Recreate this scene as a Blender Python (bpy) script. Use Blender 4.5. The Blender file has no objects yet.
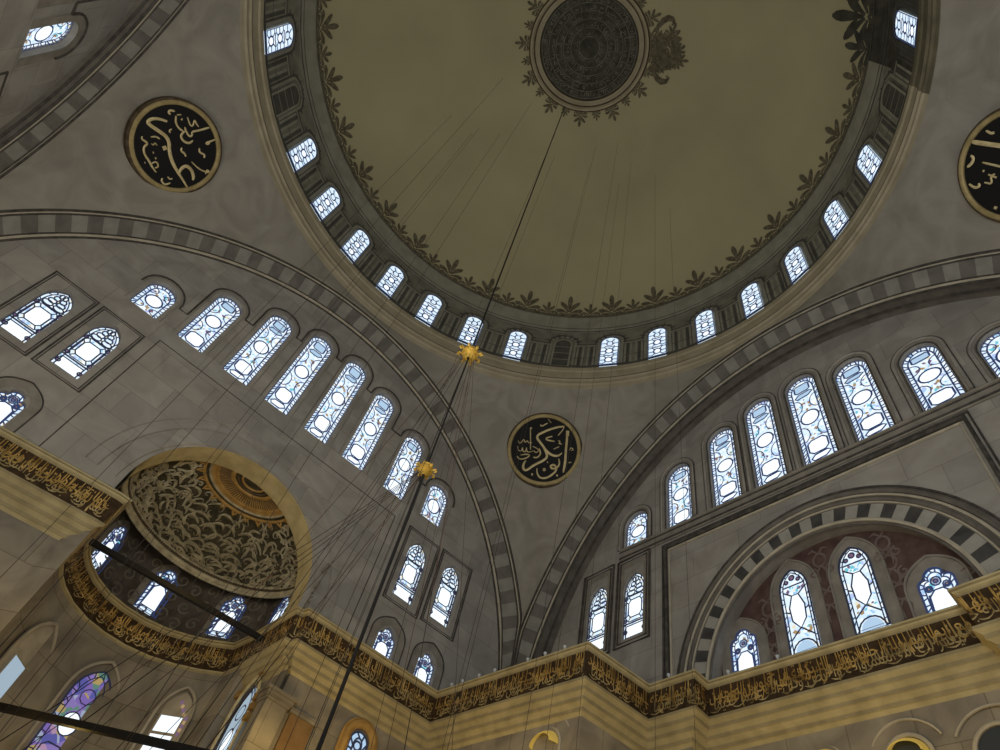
import bpy, bmesh, math, random
from mathutils import Vector, Matrix
from mathutils.geometry import delaunay_2d_cdt
PI=math.pi; R=math.radians
random.seed(7)
S=bpy.context.scene; COL=S.collection
# ------------------------------------------------------------------ materials
def nt(name):
    m=bpy.data.materials.new(name); m.use_nodes=True
    t=m.node_tree; b=t.nodes['Principled BSDF']; b.inputs['Roughness'].default_value=.85
    try: b.inputs['Specular IOR Level'].default_value=.2
    except Exception: pass
    return m,t,b
def noise_mat(name,c1,c2,scale=1.5,detail=6,rough=.85,bump=0,stretch=(1,1,1),metal=0,dist=0.0,lo=.35,hi=.65):
    m,t,b=nt(name)
    tc=t.nodes.new('ShaderNodeTexCoord'); mp=t.nodes.new('ShaderNodeMapping'); mp.inputs['Scale'].default_value=stretch
    n=t.nodes.new('ShaderNodeTexNoise'); n.inputs['Scale'].default_value=scale; n.inputs['Detail'].default_value=detail
    n.inputs['Distortion'].default_value=dist
    r=t.nodes.new('ShaderNodeValToRGB'); r.color_ramp.elements[0].position=lo; r.color_ramp.elements[1].position=hi
    r.color_ramp.elements[0].color=(*c1,1); r.color_ramp.elements[1].color=(*c2,1)
    t.links.new(tc.outputs['Object'],mp.inputs['Vector']); t.links.new(mp.outputs['Vector'],n.inputs['Vector'])
    t.links.new(n.outputs['Fac'],r.inputs['Fac']); t.links.new(r.outputs['Color'],b.inputs['Base Color'])
    b.inputs['Roughness'].default_value=rough; b.inputs['Metallic'].default_value=metal
    if bump:
        bp=t.nodes.new('ShaderNodeBump'); bp.inputs['Strength'].default_value=bump
        t.links.new(n.outputs['Fac'],bp.inputs['Height']); t.links.new(bp.outputs['Normal'],b.inputs['Normal'])
    return m
def ashlar_mat(name,c1,c2,mortar,bw=1.6,bh=.8,scale=1.2):
    # marble facing: large slabs with faint joints and cloudy veining
    m,t,b=nt(name)
    tc=t.nodes.new('ShaderNodeTexCoord')
    sx=t.nodes.new('ShaderNodeSeparateXYZ'); cb=t.nodes.new('ShaderNodeCombineXYZ')
    ad=t.nodes.new('ShaderNodeMath'); ad.operation='ADD'
    t.links.new(tc.outputs['Object'],sx.inputs[0]); t.links.new(sx.outputs['X'],ad.inputs[0]); t.links.new(sx.outputs['Y'],ad.inputs[1])
    t.links.new(ad.outputs[0],cb.inputs['X']); t.links.new(sx.outputs['Z'],cb.inputs['Y'])
    br=t.nodes.new('ShaderNodeTexBrick'); br.inputs['Scale'].default_value=1; br.inputs['Mortar Size'].default_value=.012
    br.inputs['Brick Width'].default_value=bw; br.inputs['Row Height'].default_value=bh; br.inputs['Bias'].default_value=0
    br.inputs['Color1'].default_value=(.88,.88,.88,1); br.inputs['Color2'].default_value=(1.08,1.06,1.03,1); br.inputs['Mortar'].default_value=(*mortar,1)
    t.links.new(cb.outputs[0],br.inputs['Vector'])
    n=t.nodes.new('ShaderNodeTexNoise'); n.inputs['Scale'].default_value=scale; n.inputs['Detail'].default_value=7; n.inputs['Distortion'].default_value=.8
    t.links.new(tc.outputs['Object'],n.inputs['Vector'])
    r=t.nodes.new('ShaderNodeValToRGB'); r.color_ramp.elements[0].position=.32; r.color_ramp.elements[1].position=.68
    r.color_ramp.elements[0].color=(*c1,1); r.color_ramp.elements[1].color=(*c2,1)
    t.links.new(n.outputs['Fac'],r.inputs['Fac'])
    mx=t.nodes.new('ShaderNodeMix'); mx.data_type='RGBA'; mx.blend_type='MULTIPLY'; mx.inputs[0].default_value=1
    t.links.new(r.outputs['Color'],mx.inputs[6]); t.links.new(br.outputs['Color'],mx.inputs[7]); t.links.new(mx.outputs[2],b.inputs['Base Color'])
    return m
def flat_mat(name,c,rough=.8,metal=0,em=None,es=0):
    m,t,b=nt(name); b.inputs['Base Color'].default_value=(*c,1); b.inputs['Roughness'].default_value=rough; b.inputs['Metallic'].default_value=metal
    if em: b.inputs['Emission Color'].default_value=(*em,1); b.inputs['Emission Strength'].default_value=es
    return m
def glass_mat(name,cols,strength,scale=9,base=(.8,.9,1)):
    # backlit stained glass: coloured cells, mostly pale daylight
    m,t,b=nt(name); tc=t.nodes.new('ShaderNodeTexCoord')
    v=t.nodes.new('ShaderNodeTexVoronoi'); v.inputs['Scale'].default_value=scale
    t.links.new(tc.outputs['Object'],v.inputs['Vector'])
    sp=t.nodes.new('ShaderNodeSeparateColor'); t.links.new(v.outputs['Color'],sp.inputs[0])
    r=t.nodes.new('ShaderNodeValToRGB'); r.color_ramp.interpolation='CONSTANT'
    els=r.color_ramp.elements; els[0].position=0; els[0].color=(*base,1); els[1].position=cols[0][0]; els[1].color=(*cols[0][1],1)
    for p,c in cols[1:]:
        e=els.new(p); e.color=(*c,1)
    t.links.new(sp.outputs[0],r.inputs['Fac']); b.inputs['Base Color'].default_value=(.05,.06,.08,1)
    t.links.new(r.outputs['Color'],b.inputs['Emission Color']); b.inputs['Emission Strength'].default_value=strength
    b.inputs['Roughness'].default_value=.3
    return m
M={}
M['stone']=ashlar_mat('veined grey marble facing',(.31,.292,.27),(.43,.41,.38),(.72,.70,.68),1.9,1.1,.9)
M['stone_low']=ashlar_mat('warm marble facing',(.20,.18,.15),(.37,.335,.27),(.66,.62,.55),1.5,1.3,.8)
M['pend']=noise_mat('marbled pendentive plaster',(.29,.27,.235),(.375,.35,.305),.6,8,dist=1.6)
M['plain']=noise_mat('pale stone moulding',(.42,.38,.30),(.55,.50,.40),2.2,4)
M['ring']=noise_mat('drum cornice stone',(.38,.33,.23),(.47,.41,.30),1.3,5)
M['dark']=noise_mat('dark moulding line',(.06,.055,.05),(.11,.10,.09),4,3)
M['vous_l']=noise_mat('light grey voussoir',(.25,.245,.22),(.32,.31,.28),2,4)
M['vous_d']=noise_mat('dark grey voussoir',(.145,.137,.125),(.195,.183,.165),2,4)
M['vous_k']=noise_mat('black marble voussoir',(.05,.05,.052),(.10,.095,.09),2,4)
M['vous_w']=noise_mat('white marble voussoir',(.33,.32,.29),(.42,.40,.36),2,4)
M['stone_shaded']=noise_mat('limestone with painted shade',(.29,.24,.135),(.41,.345,.20),2.0,4)  # darker copy of the moulding stone: shade put into the colour
M['stone_lit']=noise_mat('limestone with painted lamplight',(.44,.375,.21),(.58,.50,.29),2.0,4)  # cornice stone with the yellow lamplight put into its colour
M['dome']=noise_mat('aged dome plaster',(.44,.40,.25),(.53,.485,.305),.22,7,lo=.3,hi=.7)
M['drum']=noise_mat('drum painted ground',(.17,.165,.135),(.26,.25,.20),1.3,6)
M['drumdk']=noise_mat('drum painted dark colour',(.075,.075,.065),(.12,.115,.10),1.6,5)  # dark paint of the drum's arcade pattern
M['drumlt']=noise_mat('drum painted pale colour',(.27,.26,.21),(.34,.33,.27),1.6,5)
M['crest']=noise_mat('painted brown crest',(.10,.085,.055),(.19,.17,.115),5,6)
M['old']=noise_mat('uncleaned dark paint',(.045,.045,.035),(.09,.088,.07),2,6)
M['oldring']=noise_mat('uncleaned cornice stone',(.12,.11,.075),(.19,.17,.11),1.5,6)
M['gold']=noise_mat('gilding',(.26,.15,.035),(.72,.48,.15),3.2,5,rough=.45,metal=.3)
M['goldfz']=noise_mat('worn pale gilding',(.24,.18,.075),(.62,.49,.24),3.2,5,rough=.5,metal=.2)
M['goldlt']=noise_mat('pale gilding',(.62,.50,.26),(.80,.68,.40),5,4,rough=.5,metal=.15)
M['goldrim']=noise_mat('dull gold rim',(.36,.28,.13),(.50,.40,.20),4,4,rough=.5,metal=.15)
M['frieze']=noise_mat('dark brown frieze ground',(.035,.022,.012),(.075,.045,.022),5,6)
M['black']=flat_mat('black board',(.012,.012,.012),.6)
M['brown']=noise_mat('dark brown bead',(.07,.05,.03),(.12,.09,.06),4,3)
M['apse']=noise_mat('painted apse wall',(.075,.062,.05),(.13,.115,.10),2.5,6)
M['apsel']=noise_mat('painted apse ornament',(.15,.13,.105),(.22,.20,.165),3,5)
M['conch']=noise_mat('conch dark ground',(.04,.035,.022),(.08,.068,.042),4,5)
M['scroll']=noise_mat('carved scroll ornament',(.32,.28,.19),(.52,.47,.33),4,5,rough=.7)
M['rose']=noise_mat('gilded ornament',(.34,.20,.06),(.48,.30,.10),3,4,rough=.6)
M['red']=noise_mat('painted tympanum',(.085,.05,.045),(.15,.095,.085),2.2,7)
M['redl']=noise_mat('painted tympanum ornament',(.17,.125,.11),(.23,.185,.165),3,5)
M['soffit']=noise_mat('brown arch soffit',(.12,.108,.095),(.18,.165,.145),2,5)
M['surr']=noise_mat('window surround stone',(.24,.22,.19),(.33,.30,.26),2,4)
M['lead']=flat_mat('leaded bars with painted glare',(.035,.05,.13),.5,em=(.10,.16,.45),es=.20)  # blue tint and emission paint the window glare onto the bars
M['leadk']=flat_mat('dark leaded bars with painted glare',(.03,.035,.06),.5,em=(.08,.11,.25),es=.12)  # same painted glare, weaker
M['iron']=flat_mat('dark iron',(.018,.017,.016),.6)
M['wire']=flat_mat('thin dark wire',(.05,.042,.034),.6)
M['rwire']=flat_mat('reddish wire',(.09,.045,.03),.6)
M['hub']=noise_mat('yellow brass',(.55,.33,.05),(.85,.58,.12),9,3,rough=.5,metal=.3)
M['pier']=noise_mat('red brown porphyry',(.20,.12,.055),(.26,.165,.08),2,5)
M['floor']=noise_mat('red carpet',(.16,.03,.02),(.22,.05,.03),3,4)
DAY=(.72,.86,1.0)
M['glass']=glass_mat('pale stained glass',[(.55,(.62,.80,1)),(.68,(.9,.97,1)),(.88,(.35,.58,.85)),(.94,(.80,.72,.52)),(.97,(.45,.55,.85))],1.08,9,(.72,.86,1.0))
M['glassd']=glass_mat('drum stained glass',[(.6,(.60,.80,.98)),(.8,(.9,.97,1))],1.05,7,(.70,.85,1.0))
M['clear']=flat_mat('clear daylit glass',(.1,.1,.1),.3,em=(.84,.93,1.0),es=1.2)
M['pale']=flat_mat('pale blue glass',(.1,.1,.1),.3,em=(.42,.60,.80),es=1.0)
M['sky']=flat_mat('blue grey daylit glass',(.1,.1,.1),.3,em=(.42,.56,.68),es=.75)
M['multi']=glass_mat('violet and amber stained glass',[(.2,(.35,.22,.75)),(.42,(.16,.16,.62)),(.6,(.75,.45,.70)),(.7,(.75,.55,.20)),(.82,(.18,.40,.30)),(.9,(.6,.7,.95))],.50,4.5,(.42,.30,.80))
M['cyan']=flat_mat('teal glass',(.05,.1,.1),.3,em=(.18,.62,.75),es=.9)
M['amber']=flat_mat('amber glass',(.1,.08,.03),.3,em=(.62,.42,.22),es=.6)
M['plum']=flat_mat('plum glass',(.08,.04,.08),.3,em=(.32,.20,.34),es=.5)
M['lamp']=flat_mat('niche hood with painted glow',(.6,.45,.12),.6,em=(.75,.5,.10),es=.28)  # emission paints the yellow light on the hood; no lamp inside
M['med']=noise_mat('worn silver grey script',(.13,.125,.10),(.24,.23,.185),3,5)
M['cup']=flat_mat('pale glass cup',(.62,.66,.70),.25)
M['niche']=flat_mat('niche with painted shade',(.05,.06,.075),.7)  # flat dark face, the shade of a recess put into the colour
# ------------------------------------------------------------------ mesh building
class MB:
    k=0
    def __init__(s): s.v=[]; s.f=[]; s.m=[]
    def add(s,vs,fs,mi=0):
        o=len(s.v); s.v+= [tuple(v) for v in vs]; s.f+=[tuple(i+o for i in f) for f in fs]; s.m+=[mi]*len(fs)
    def quad(s,a,b,c,d,mi=0): s.add([a,b,c,d],[(0,1,2,3)],mi)
    def poly(s,pts,mi=0): s.add(pts,[tuple(range(len(pts)))],mi)
    def box(s,x0,x1,y0,y1,z0,z1,mi=0):
        s.add([(x,y,z) for x in(x0,x1) for y in(y0,y1) for z in(z0,z1)],[(0,1,3,2),(4,6,7,5),(0,4,5,1),(2,3,7,6),(0,2,6,4),(1,5,7,3)],mi)
    def grid(s,rows,mi=0,close=False,mfun=None):
        n=len(rows[0]); o=len(s.v)
        for r in rows: s.v+=[tuple(p) for p in r]
        for i in range(len(rows)-1):
            for j in range(n if close else n-1):
                k=(j+1)%n; s.f.append((o+i*n+j,o+i*n+k,o+(i+1)*n+k,o+(i+1)*n+j)); s.m.append(mfun(i,j) if mfun else mi)
    def tube(s,pts,r,mi=0,n=6,cap=True,closed=False):
        pts=[Vector(p) for p in pts]; rows=[]; N=len(pts); up=None
        for i,p in enumerate(pts):
            a=pts[(i-1)%N] if (i or closed) else p; b=pts[(i+1)%N] if (i<N-1 or closed) else p
            t=(b-a); t=t.normalized() if t.length>1e-9 else Vector((0,0,1))
            if up is None: up=Vector((0,0,1)) if abs(t.z)<.9 else Vector((1,0,0))
            x=t.cross(up)
            if x.length<1e-6: x=t.cross(Vector((0,1,0)))
            x.normalize(); y=x.cross(t); up=y
            rr=r[i] if isinstance(r,(list,tuple)) else r
            rows.append([p+x*math.cos(2*PI*k/n)*rr+y*math.sin(2*PI*k/n)*rr for k in range(n)])
        if closed: rows.append(rows[0])
        s.grid(rows,mi,True)
        if cap and not closed:
            s.poly(rows[0],mi); s.poly(rows[-1][::-1],mi)
    def ribbon(s,pts,w,mi=0,d=0.0,closed=False,fn=None,raise_=0.0):
        # pts in (u,z); flat strip of width w at depth d (local y); fn maps (u,z,lift)->3D
        N=len(pts); A=[];B=[];Cc=[]; MB.k=(MB.k+1)%23; ep=MB.k*.0006
        for i,(u,z) in enumerate(pts):
            a=pts[(i-1)%N] if (i or closed) else pts[i]; b=pts[(i+1)%N] if (i<N-1 or closed) else pts[i]
            tx,tz=b[0]-a[0],b[1]-a[1]; l=math.hypot(tx,tz) or 1; nx,nz=-tz/l,tx/l
            ww=(w[i] if isinstance(w,(list,tuple)) else w)/2
            A.append((u+nx*ww,z+nz*ww)); B.append((u-nx*ww,z-nz*ww)); Cc.append((u,z))
        f=fn or (lambda u,z,h:(u,d-h,z))
        if raise_:
            rows=[[f(*p,ep) for p in A],[f(*p,raise_+ep) for p in Cc],[f(*p,ep) for p in B]]
        else: rows=[[f(*p,ep) for p in A],[f(*p,ep) for p in B]]
        if closed: rows=[r+[r[0]] for r in rows]
        s.grid(rows,mi)
    def build(s,name,mats,parent=None,loc=None,rotz=0,smooth=False,mat=None):
        me=bpy.data.meshes.new(name); me.from_pydata(s.v,[],s.f); 
        for m in mats: me.materials.append(M[m])
        me.polygons.foreach_set('material_index',s.m)
        if smooth: me.polygons.foreach_set('use_smooth',[True]*len(me.polygons))
        me.update(); o=bpy.data.objects.new(name,me); COL.objects.link(o)
        if parent: o.parent=parent
        if loc: o.location=loc
        o.rotation_euler.z=rotz
        if mat is not None: o.matrix_world=mat
        return o
def empty(name,loc=(0,0,0),rotz=0,label=None,cat=None,group=None,kind=None,parent=None):
    o=bpy.data.objects.new(name,None); COL.objects.link(o); o.location=loc; o.rotation_euler.z=rotz; o.empty_display_size=.2
    tag(o,label,cat,group,kind)
    if parent: o.parent=parent
    return o
def tag(o,label=None,cat=None,group=None,kind=None):
    if label: o['label']=label
    if cat: o['category']=cat
    if group: o['group']=group
    if kind: o['kind']=kind
    return o
def copy_tree(o):
    c=o.copy(); COL.objects.link(c)
    for ch in o.children:
        d=ch.copy(); COL.objects.link(d); d.parent=c
        for g in ch.children:
            e=g.copy(); COL.objects.link(e); e.parent=d
    return c
def arc(cx,cz,rx,rz,a0,a1,n): return [(cx+rx*math.cos(a0+(a1-a0)*i/n),cz+rz*math.sin(a0+(a1-a0)*i/n)) for i in range(n+1)]
def inside(pt,poly):
    x,y=pt; c=False; j=len(poly)-1
    for i in range(len(poly)):
        xi,yi=poly[i]; xj,yj=poly[j]
        if (yi>y)!=(yj>y) and x<(xj-xi)*(y-yi)/(yj-yi)+xi: c=not c
        j=i
    return c
def fill_holes(outer,holes):
    # planar polygon with holes -> (verts2d, tris)
    V=[];Ed=[]
    for loop in [outer]+holes:
        o=len(V); V+=[Vector(p) for p in loop]; n=len(loop); Ed+=[(o+i,o+(i+1)%n) for i in range(n)]
    r=delaunay_2d_cdt(V,Ed,[],0,1e-5); V2=[(v.x,v.y) for v in r[0]]; F=[]
    for f in r[2]:
        c=(sum(V2[i][0] for i in f)/len(f),sum(V2[i][1] for i in f)/len(f))
        if inside(c,outer) and not any(inside(c,h) for h in holes): F.append(tuple(f))
    return V2,F
# ------------------------------------------------------------------ window shapes, (u,z) with sill at z=0 and axis at u=0
def outline(w,h,kind,n=14):
    a=w/2
    if kind=='round': return [(-a,0)]+[(x,z) for x,z in reversed(arc(0,h-a,a,a,0,PI,n))]+[(a,0)]
    if kind=='rect': return [(-a,0),(-a,h),(a,h),(a,0)]
    if kind=='pointed':  # two arcs meeting at a point, slight ogee tip
        rise=min(w*.8,h*.42); sp=h-rise; L=[(-a,0)]
        pts=[(-a*(math.cos(t*PI/2)**.85),sp+rise*(math.sin(t*PI/2)**1.0*.86+.14*t**5)) for t in [i/n for i in range(n+1)]]
        return L+pts+[(-x,z) for x,z in reversed(pts[:-1])]+[(a,0)]
    if kind=='lobed':
        sp=h-a*1.05; L=[(-a,0),(-a,sp*.98)]
        pts=arc(-a*.62,sp,a*.38,a*.42,PI,PI*.42,5)+arc(0,sp+a*.28,a*.62,a*.72,PI*.82,PI*.5,6)
        return L+pts+[(-x,z) for x,z in reversed(pts[:-1])]+[(a,sp*.98),(a,0)]
def inset(o,d):
    # move outline toward axis/up from sill
    zs=max(z for u,z in o); w=max(u for u,z in o); k=(w-d)/w
    return [(u*k, d+(z)*(zs-2*d)/zs) for u,z in o]
def octo(cx,cz,rx,rz,ch=.42):
    return [(cx-rx,cz-rz*(1-ch)),(cx-rx,cz+rz*(1-ch)),(cx-rx*(1-ch),cz+rz),(cx+rx*(1-ch),cz+rz),(cx+rx,cz+rz*(1-ch)),(cx+rx,cz-rz*(1-ch)),(cx+rx*(1-ch),cz-rz),(cx-rx*(1-ch),cz-rz)]
def ell(cx,cz,rx,rz,n=16): return arc(cx,cz,rx,rz,0,2*PI,n)[:-1]
def lattice(mb,o,i,step,lw,d,mi=0):
    # rungs between outer and inner outlines
    def samp(p):
        L=[0]
        for k in range(1,len(p)): L.append(L[-1]+math.dist(p[k],p[k-1]))
        return L
    Lo=samp(o); n=max(4,int(Lo[-1]/step)); Li=samp(i)
    def at(p,L,t):
        s=t*L[-1]
        for k in range(1,len(p)):
            if L[k]>=s-1e-9:
                f=(s-L[k-1])/max(1e-9,L[k]-L[k-1]); return (p[k-1][0]+(p[k][0]-p[k-1][0])*f,p[k-1][1]+(p[k][1]-p[k-1][1])*f)
        return p[-1]
    for k in range(n+1):
        mb.ribbon([at(o,Lo,k/n),at(i,Li,min(1,max(0,(k+(.5 if k%2 else -.0))/n)))],lw,mi,d)
def make_window(name,w,h,kind,style,glass='glass',lead='lead',surround=0,lw=.04,rng=None,depth=0):
    """Empty with frame, pane, tracery (+ clear medallions). Local x along wall, y outward, z up."""
    rng=rng or random.Random(3)
    e=empty(name); o=outline(w,h,kind)
    mb=MB(); mb.poly([(u,.04,z) for u,z in o]); mb.build('pane',[glass],e)
    fr=MB(); fr.ribbon(o,.04 if style=='drum' else .055,0,-.02,closed=True); fr.build('frame',[lead],e)
    tr=MB(); cl=MB(); cm=['clear','pale','cyan','amber','plum']
    def med(pts,mi=0):
        cl.poly([(u,.015,z) for u,z in pts],mi); tr.ribbon(pts,lw*1.25,0,0,closed=True)
    def bits(cx,cz,rx,rz,n):
        for _ in range(n):
            a=rng.uniform(0,2*PI); r=rng.uniform(.3,1); x,z=cx+rx*r*math.cos(a),cz+rz*r*math.sin(a); s=rng.uniform(.03,.07)
            t=rng.uniform(0,PI); pts=[(x+s*math.cos(t)*1.5,z+s*math.sin(t)*1.5),(x-s*math.sin(t),z+s*math.cos(t)),(x-s*math.cos(t)*1.5,z-s*math.sin(t)*1.5),(x+s*math.sin(t),z-s*math.cos(t))]
            cl.poly([(u,.02,v) for u,v in pts],rng.choice([2,3,3,4,2]) if style!='tall' else rng.choice([3,4,3,2]))
    if style=='tall':
        i=inset(o,.16); tr.ribbon(i,lw,0,0,closed=True); lattice(tr,o,i,.165,lw*.9,0)
        wi=w/2-.16; z=.22; hh=h-.30-wi*.5
        seq=[('lens',.26),('oct',.56),('x',.62),('circ',.60),('x',.62),('lens',.24),('rect',.42)] if h>3.6 else \
            ([('oct',.56),('x',.55),('circ',.58),('x',.5),('rect',.36)] if h>2.4 else [('x',.3),('circ',.6),('x',.35)])
        tot=sum(q[1] for q in seq); k=hh/tot
        for q,(nm,qh) in enumerate(seq):
            qh*=k; c=z+qh/2; top=q>len(seq)/2
            if nm=='lens': med([(-wi*.8,c-.02),(-wi*.45,c+qh*.36),(wi*.6,c+qh*.42),(wi*.85,c+.04),(wi*.4,c-qh*.36),(-wi*.6,c-qh*.40)],1 if top else 0)
            elif nm=='oct': med(octo(0,c,wi*.82,qh*.46),0)
            elif nm=='rect': med(octo(0,c,wi*.68,qh*.40,.3),1)
            elif nm=='circ':
                med(ell(0,c,wi*.80,min(qh*.48,wi*.95)),0)
                for sx in(-1,1): tr.ribbon([(sx*wi*.8,c),(sx*wi*1.05,c+.1)],lw*.8,0,0)
            else:
                for sx in(-1,1):
                    tr.ribbon(arc(sx*wi*1.1,c,wi*.75,qh*.5,PI/2*(1 if sx>0 else -1)+0,PI/2*(1 if sx>0 else -1)+PI,7),lw*.8,0,0)
                bits(0,c,wi*.9,qh*.42,9)
            z+=qh
    elif style=='drum':
        for q,fz in enumerate((.20,.50)):
            c=h*fz; med(ell(0,c,w*.22,w*.25,8),0)
            for sx in(-1,1):
                tr.ribbon([(sx*w*.22,c),(sx*w*.5,c)],lw,0,0)
                tr.ribbon([(sx*w*.14,c+w*.2),(sx*w*.30,c+w*.40),(sx*w*.5,c+w*.40)],lw,0,0); tr.ribbon([(sx*w*.14,c-w*.2),(sx*w*.30,c-w*.36),(sx*w*.5,c-w*.30)],lw,0,0)
        for fz in(.35,.66): tr.ribbon([(-w*.30,h*fz),(0,h*fz-.06),(w*.30,h*fz)],lw*1.2,0,0)
        c=h*.76; tr.ribbon(octo(0,c,w*.17,w*.2),lw,0,0,closed=True)
        for sx in(-1,1): tr.ribbon([(sx*w*.17,c),(sx*w*.46,c+.05)],lw,0,0); tr.ribbon([(sx*w*.08,c+w*.2),(sx*w*.25,c+.42)],lw,0,0)
        tr.ribbon([(-w*.5,.14),(w*.5,.14)],lw,0,0)
    elif style=='pair':
        zb=h*.24; tr.ribbon([(-w/2,zb),(w/2,zb)],lw*1.6,0,0)
        med([(-w*.38,.1),(-w*.38,zb-.1),(w*.38,zb-.1),(w*.38,.1)],0)
        for sx in(-1,1): med(ell(sx*w*.4,zb*.5,.07,.07,8),4)
        zc=h*.46; med(octo(0,zc,w*.30,h*.135,.36),0); tr.ribbon(octo(0,zc,w*.43,h*.195,.36),lw,0,0,closed=True)
        for sx in(-1,1):
            for sz in(-1,1): tr.ribbon([(sx*w*.30,zc+sz*h*.085),(sx*w*.43,zc+sz*h*.125)],lw,0,0); tr.ribbon([(sx*w*.2,zc+sz*h*.13),(sx*w*.3,zc+sz*h*.19)],lw,0,0); med(ell(sx*w*.42,zc+sz*h*.17,.07,.07,8),4)
        zt=h*.67; tr.ribbon([(-w*.46,zt),(w*.46,zt)],lw*1.4,0,0)
        for k in range(4):
            z=zt+.12+k*h*.065; ww=w*.40*(1-k*.22)
            for sx in(-1,1): tr.ribbon(arc(sx*ww*.5,z,ww*.45,h*.04,0,2*PI,10),lw*1.3,0,0)
        i=inset(o,.10); tr.ribbon(i,lw,0,0,closed=True); lattice(tr,o,i,.3,lw,0)
    elif style=='lobed':
        i=inset(o,.12); tr.ribbon(i,lw,0,0,closed=True); lattice(tr,o,i,.17,lw,0)
        zc=h*.34; med([(-w*.36,h*.1),(-w*.34,h*.5),(-w*.12,h*.62),(w*.12,h*.62),(w*.34,h*.5),(w*.36,h*.1)],0)
        for sx in(-1,1): tr.ribbon([(sx*w*.36,.0),(sx*w*.30,h*.56)],lw*1.4,0,0)
        tr.ribbon(ell(0,h*.76,w*.14,w*.14,10),lw*1.3,0,0,closed=True); med(ell(0,h*.76,w*.07,w*.07,8),4)
        for sx in(-1,1): tr.ribbon(ell(sx*w*.25,h*.66,w*.10,w*.10,9),lw*1.2,0,0,closed=True); med(ell(sx*w*.25,h*.66,w*.05,w*.05,7),3)
        bits(0,h*.72,w*.3,h*.14,6)
    elif style=='niche':
        i=inset(o,.09); tr.ribbon(i,lw,0,0,closed=True); lattice(tr,o,i,.24,lw*.8,0)
        zb=h*.15; tr.ribbon(arc(0,0,w*.42,zb,0,PI,8),lw*1.3,0,0); cl.poly([(u,.015,z) for u,z in arc(0,.05,w*.34,zb*.8,0,PI,8)],1)
        zc=h*.48; med([(0,zc-h*.2),(-w*.24,zc-h*.10),(-w*.27,zc+h*.06),(-w*.12,zc+h*.2),(w*.12,zc+h*.2),(w*.27,zc+h*.06),(w*.24,zc-h*.10)],0)
        bits(0,zc-h*.22,w*.4,h*.06,8); bits(0,zc+h*.27,w*.36,h*.05,7)
        for sx in(-1,1):
            tr.ribbon([(sx*w*.02,zc-h*.2),(sx*w*.40,zc-h*.31)],lw*1.2,0,0); tr.ribbon([(sx*w*.12,zc+h*.2),(sx*w*.4,zc+h*.27)],lw*1.2,0,0)
            tr.ribbon([(sx*w*.27,zc),(sx*w*.42,zc+.08)],lw*1.2,0,0)
        tr.ribbon([(-w*.4,h*.80),(w*.4,h*.80)],lw*1.3,0,0); med(ell(0,h*.90,w*.10,w*.10,8),4)
        for sx in(-1,1): med(ell(sx*w*.22,h*.86,w*.07,w*.07,7),4)
    elif style=='multi':
        i=inset(o,.16); tr.ribbon(i,lw,0,0,closed=True); lattice(tr,o,i,.26,lw,0)
        med(ell(0,h*.60,w*.24,w*.30,14),0)
        for fz in(.38,.18): tr.ribbon(octo(0,h*fz,w*.28,w*.26),lw*1.3,0,0,closed=True)
        tr.ribbon(ell(0,h*.80,w*.2,w*.2,10),lw,0,0,closed=True)
    if tr.f: tr.build('tracery',[lead],e)
    if cl.f: cl.build('clear_glass',cm,e)
    return e
NW=[0]
def place_win(e,loc,rotz,label,group,cat='window'):
    NW[0]+=1; e.name='window_%d'%NW[0]; e.location=loc; e.rotation_euler.z=rotz
    tag(e,label,cat,group,'structure'); return e
PW=dict(upfill=510,coolfill=680,warm=31,conch=42)
# ------------------------------------------------------------------ dimensions (metres)
ZR=29.65      # sill of the drum windows
AX=12.3; AY=12.5                        # planes of the great arches
WL=13.1; WR=13.5; WB=13.1               # tympanum walls: mihrab side (+y), side (+x), opposite side (-x)
def e0(s,c=.3,a=12.9,b=14.5,zc=12.7): k=1-((s-c)/a)**2; return zc+b*math.sqrt(max(0,k))
def shell_r(z): return 12.75 if z<=32.6 else math.sqrt(max(0,12.89**2-(z-30.72)**2))
def shell_z(r): return 30.72+math.sqrt(max(0,12.89**2-r*r))
def onshell(th,z,h=0):
    r=shell_r(z); 
    if z>32.6:
        nr,nz=r/12.89,(z-30.72)/12.89; return ((r-h*nr)*math.cos(th),(r-h*nr)*math.sin(th),z-h*nz)
    return ((r-h)*math.cos(th),(r-h)*math.sin(th),z)
def in_old(th):
    d=(math.degrees(th)+180)%360-180; return -112<d<-49.3
# ------------------------------------------------------------------ ceiling: dome, drum and its painting
ceiling=empty('ceiling',(0,0,0),0,'plastered central dome on a painted drum','dome',None,'structure')
mb=MB(); N=192
zs=[32.6+ (43.61-32.6)*math.sin(PI/2*i/40) for i in range(41)]
mb.grid([[onshell(2*PI*j/N,z) for j in range(N)] for z in zs],0,True); mb.build('dome_shell',['dome'],ceiling,smooth=True)
mb=MB(); zz=[29.5,30.3,31.2,32.0,32.6,33.05,34.3]
mb.grid([[onshell(2*PI*j/N,z,.015) for j in range(N)] for z in zz],0,True,mfun=lambda i,j:(1 if in_old(2*PI*(j+.5)/N) else (2 if i>=5 else 0)))
mb.build('drum_wall',['drum','old','drumlt'],ceiling,smooth=True)
# cornice ring under the windows
prof=[(12.85,29.62),(12.66,29.60),(12.60,29.52),(12.60,29.25),(12.66,29.18),(12.66,28.62),(12.58,28.56),(12.58,28.50),(12.66,28.44),(12.68,28.30),(12.62,28.25),(12.62,28.18),(12.70,28.12),(12.76,27.88)]
mb=MB(); mb.grid([[(r*math.cos(2*PI*j/N),r*math.sin(2*PI*j/N),z) for j in range(N)] for r,z in prof],0,True,mfun=lambda i,j:(1 if in_old(2*PI*(j+.5)/N) else 0) if i not in(5,6,9) else 2)
mb.build('drum_cornice',['ring','oldring','soffit'],ceiling)
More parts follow.
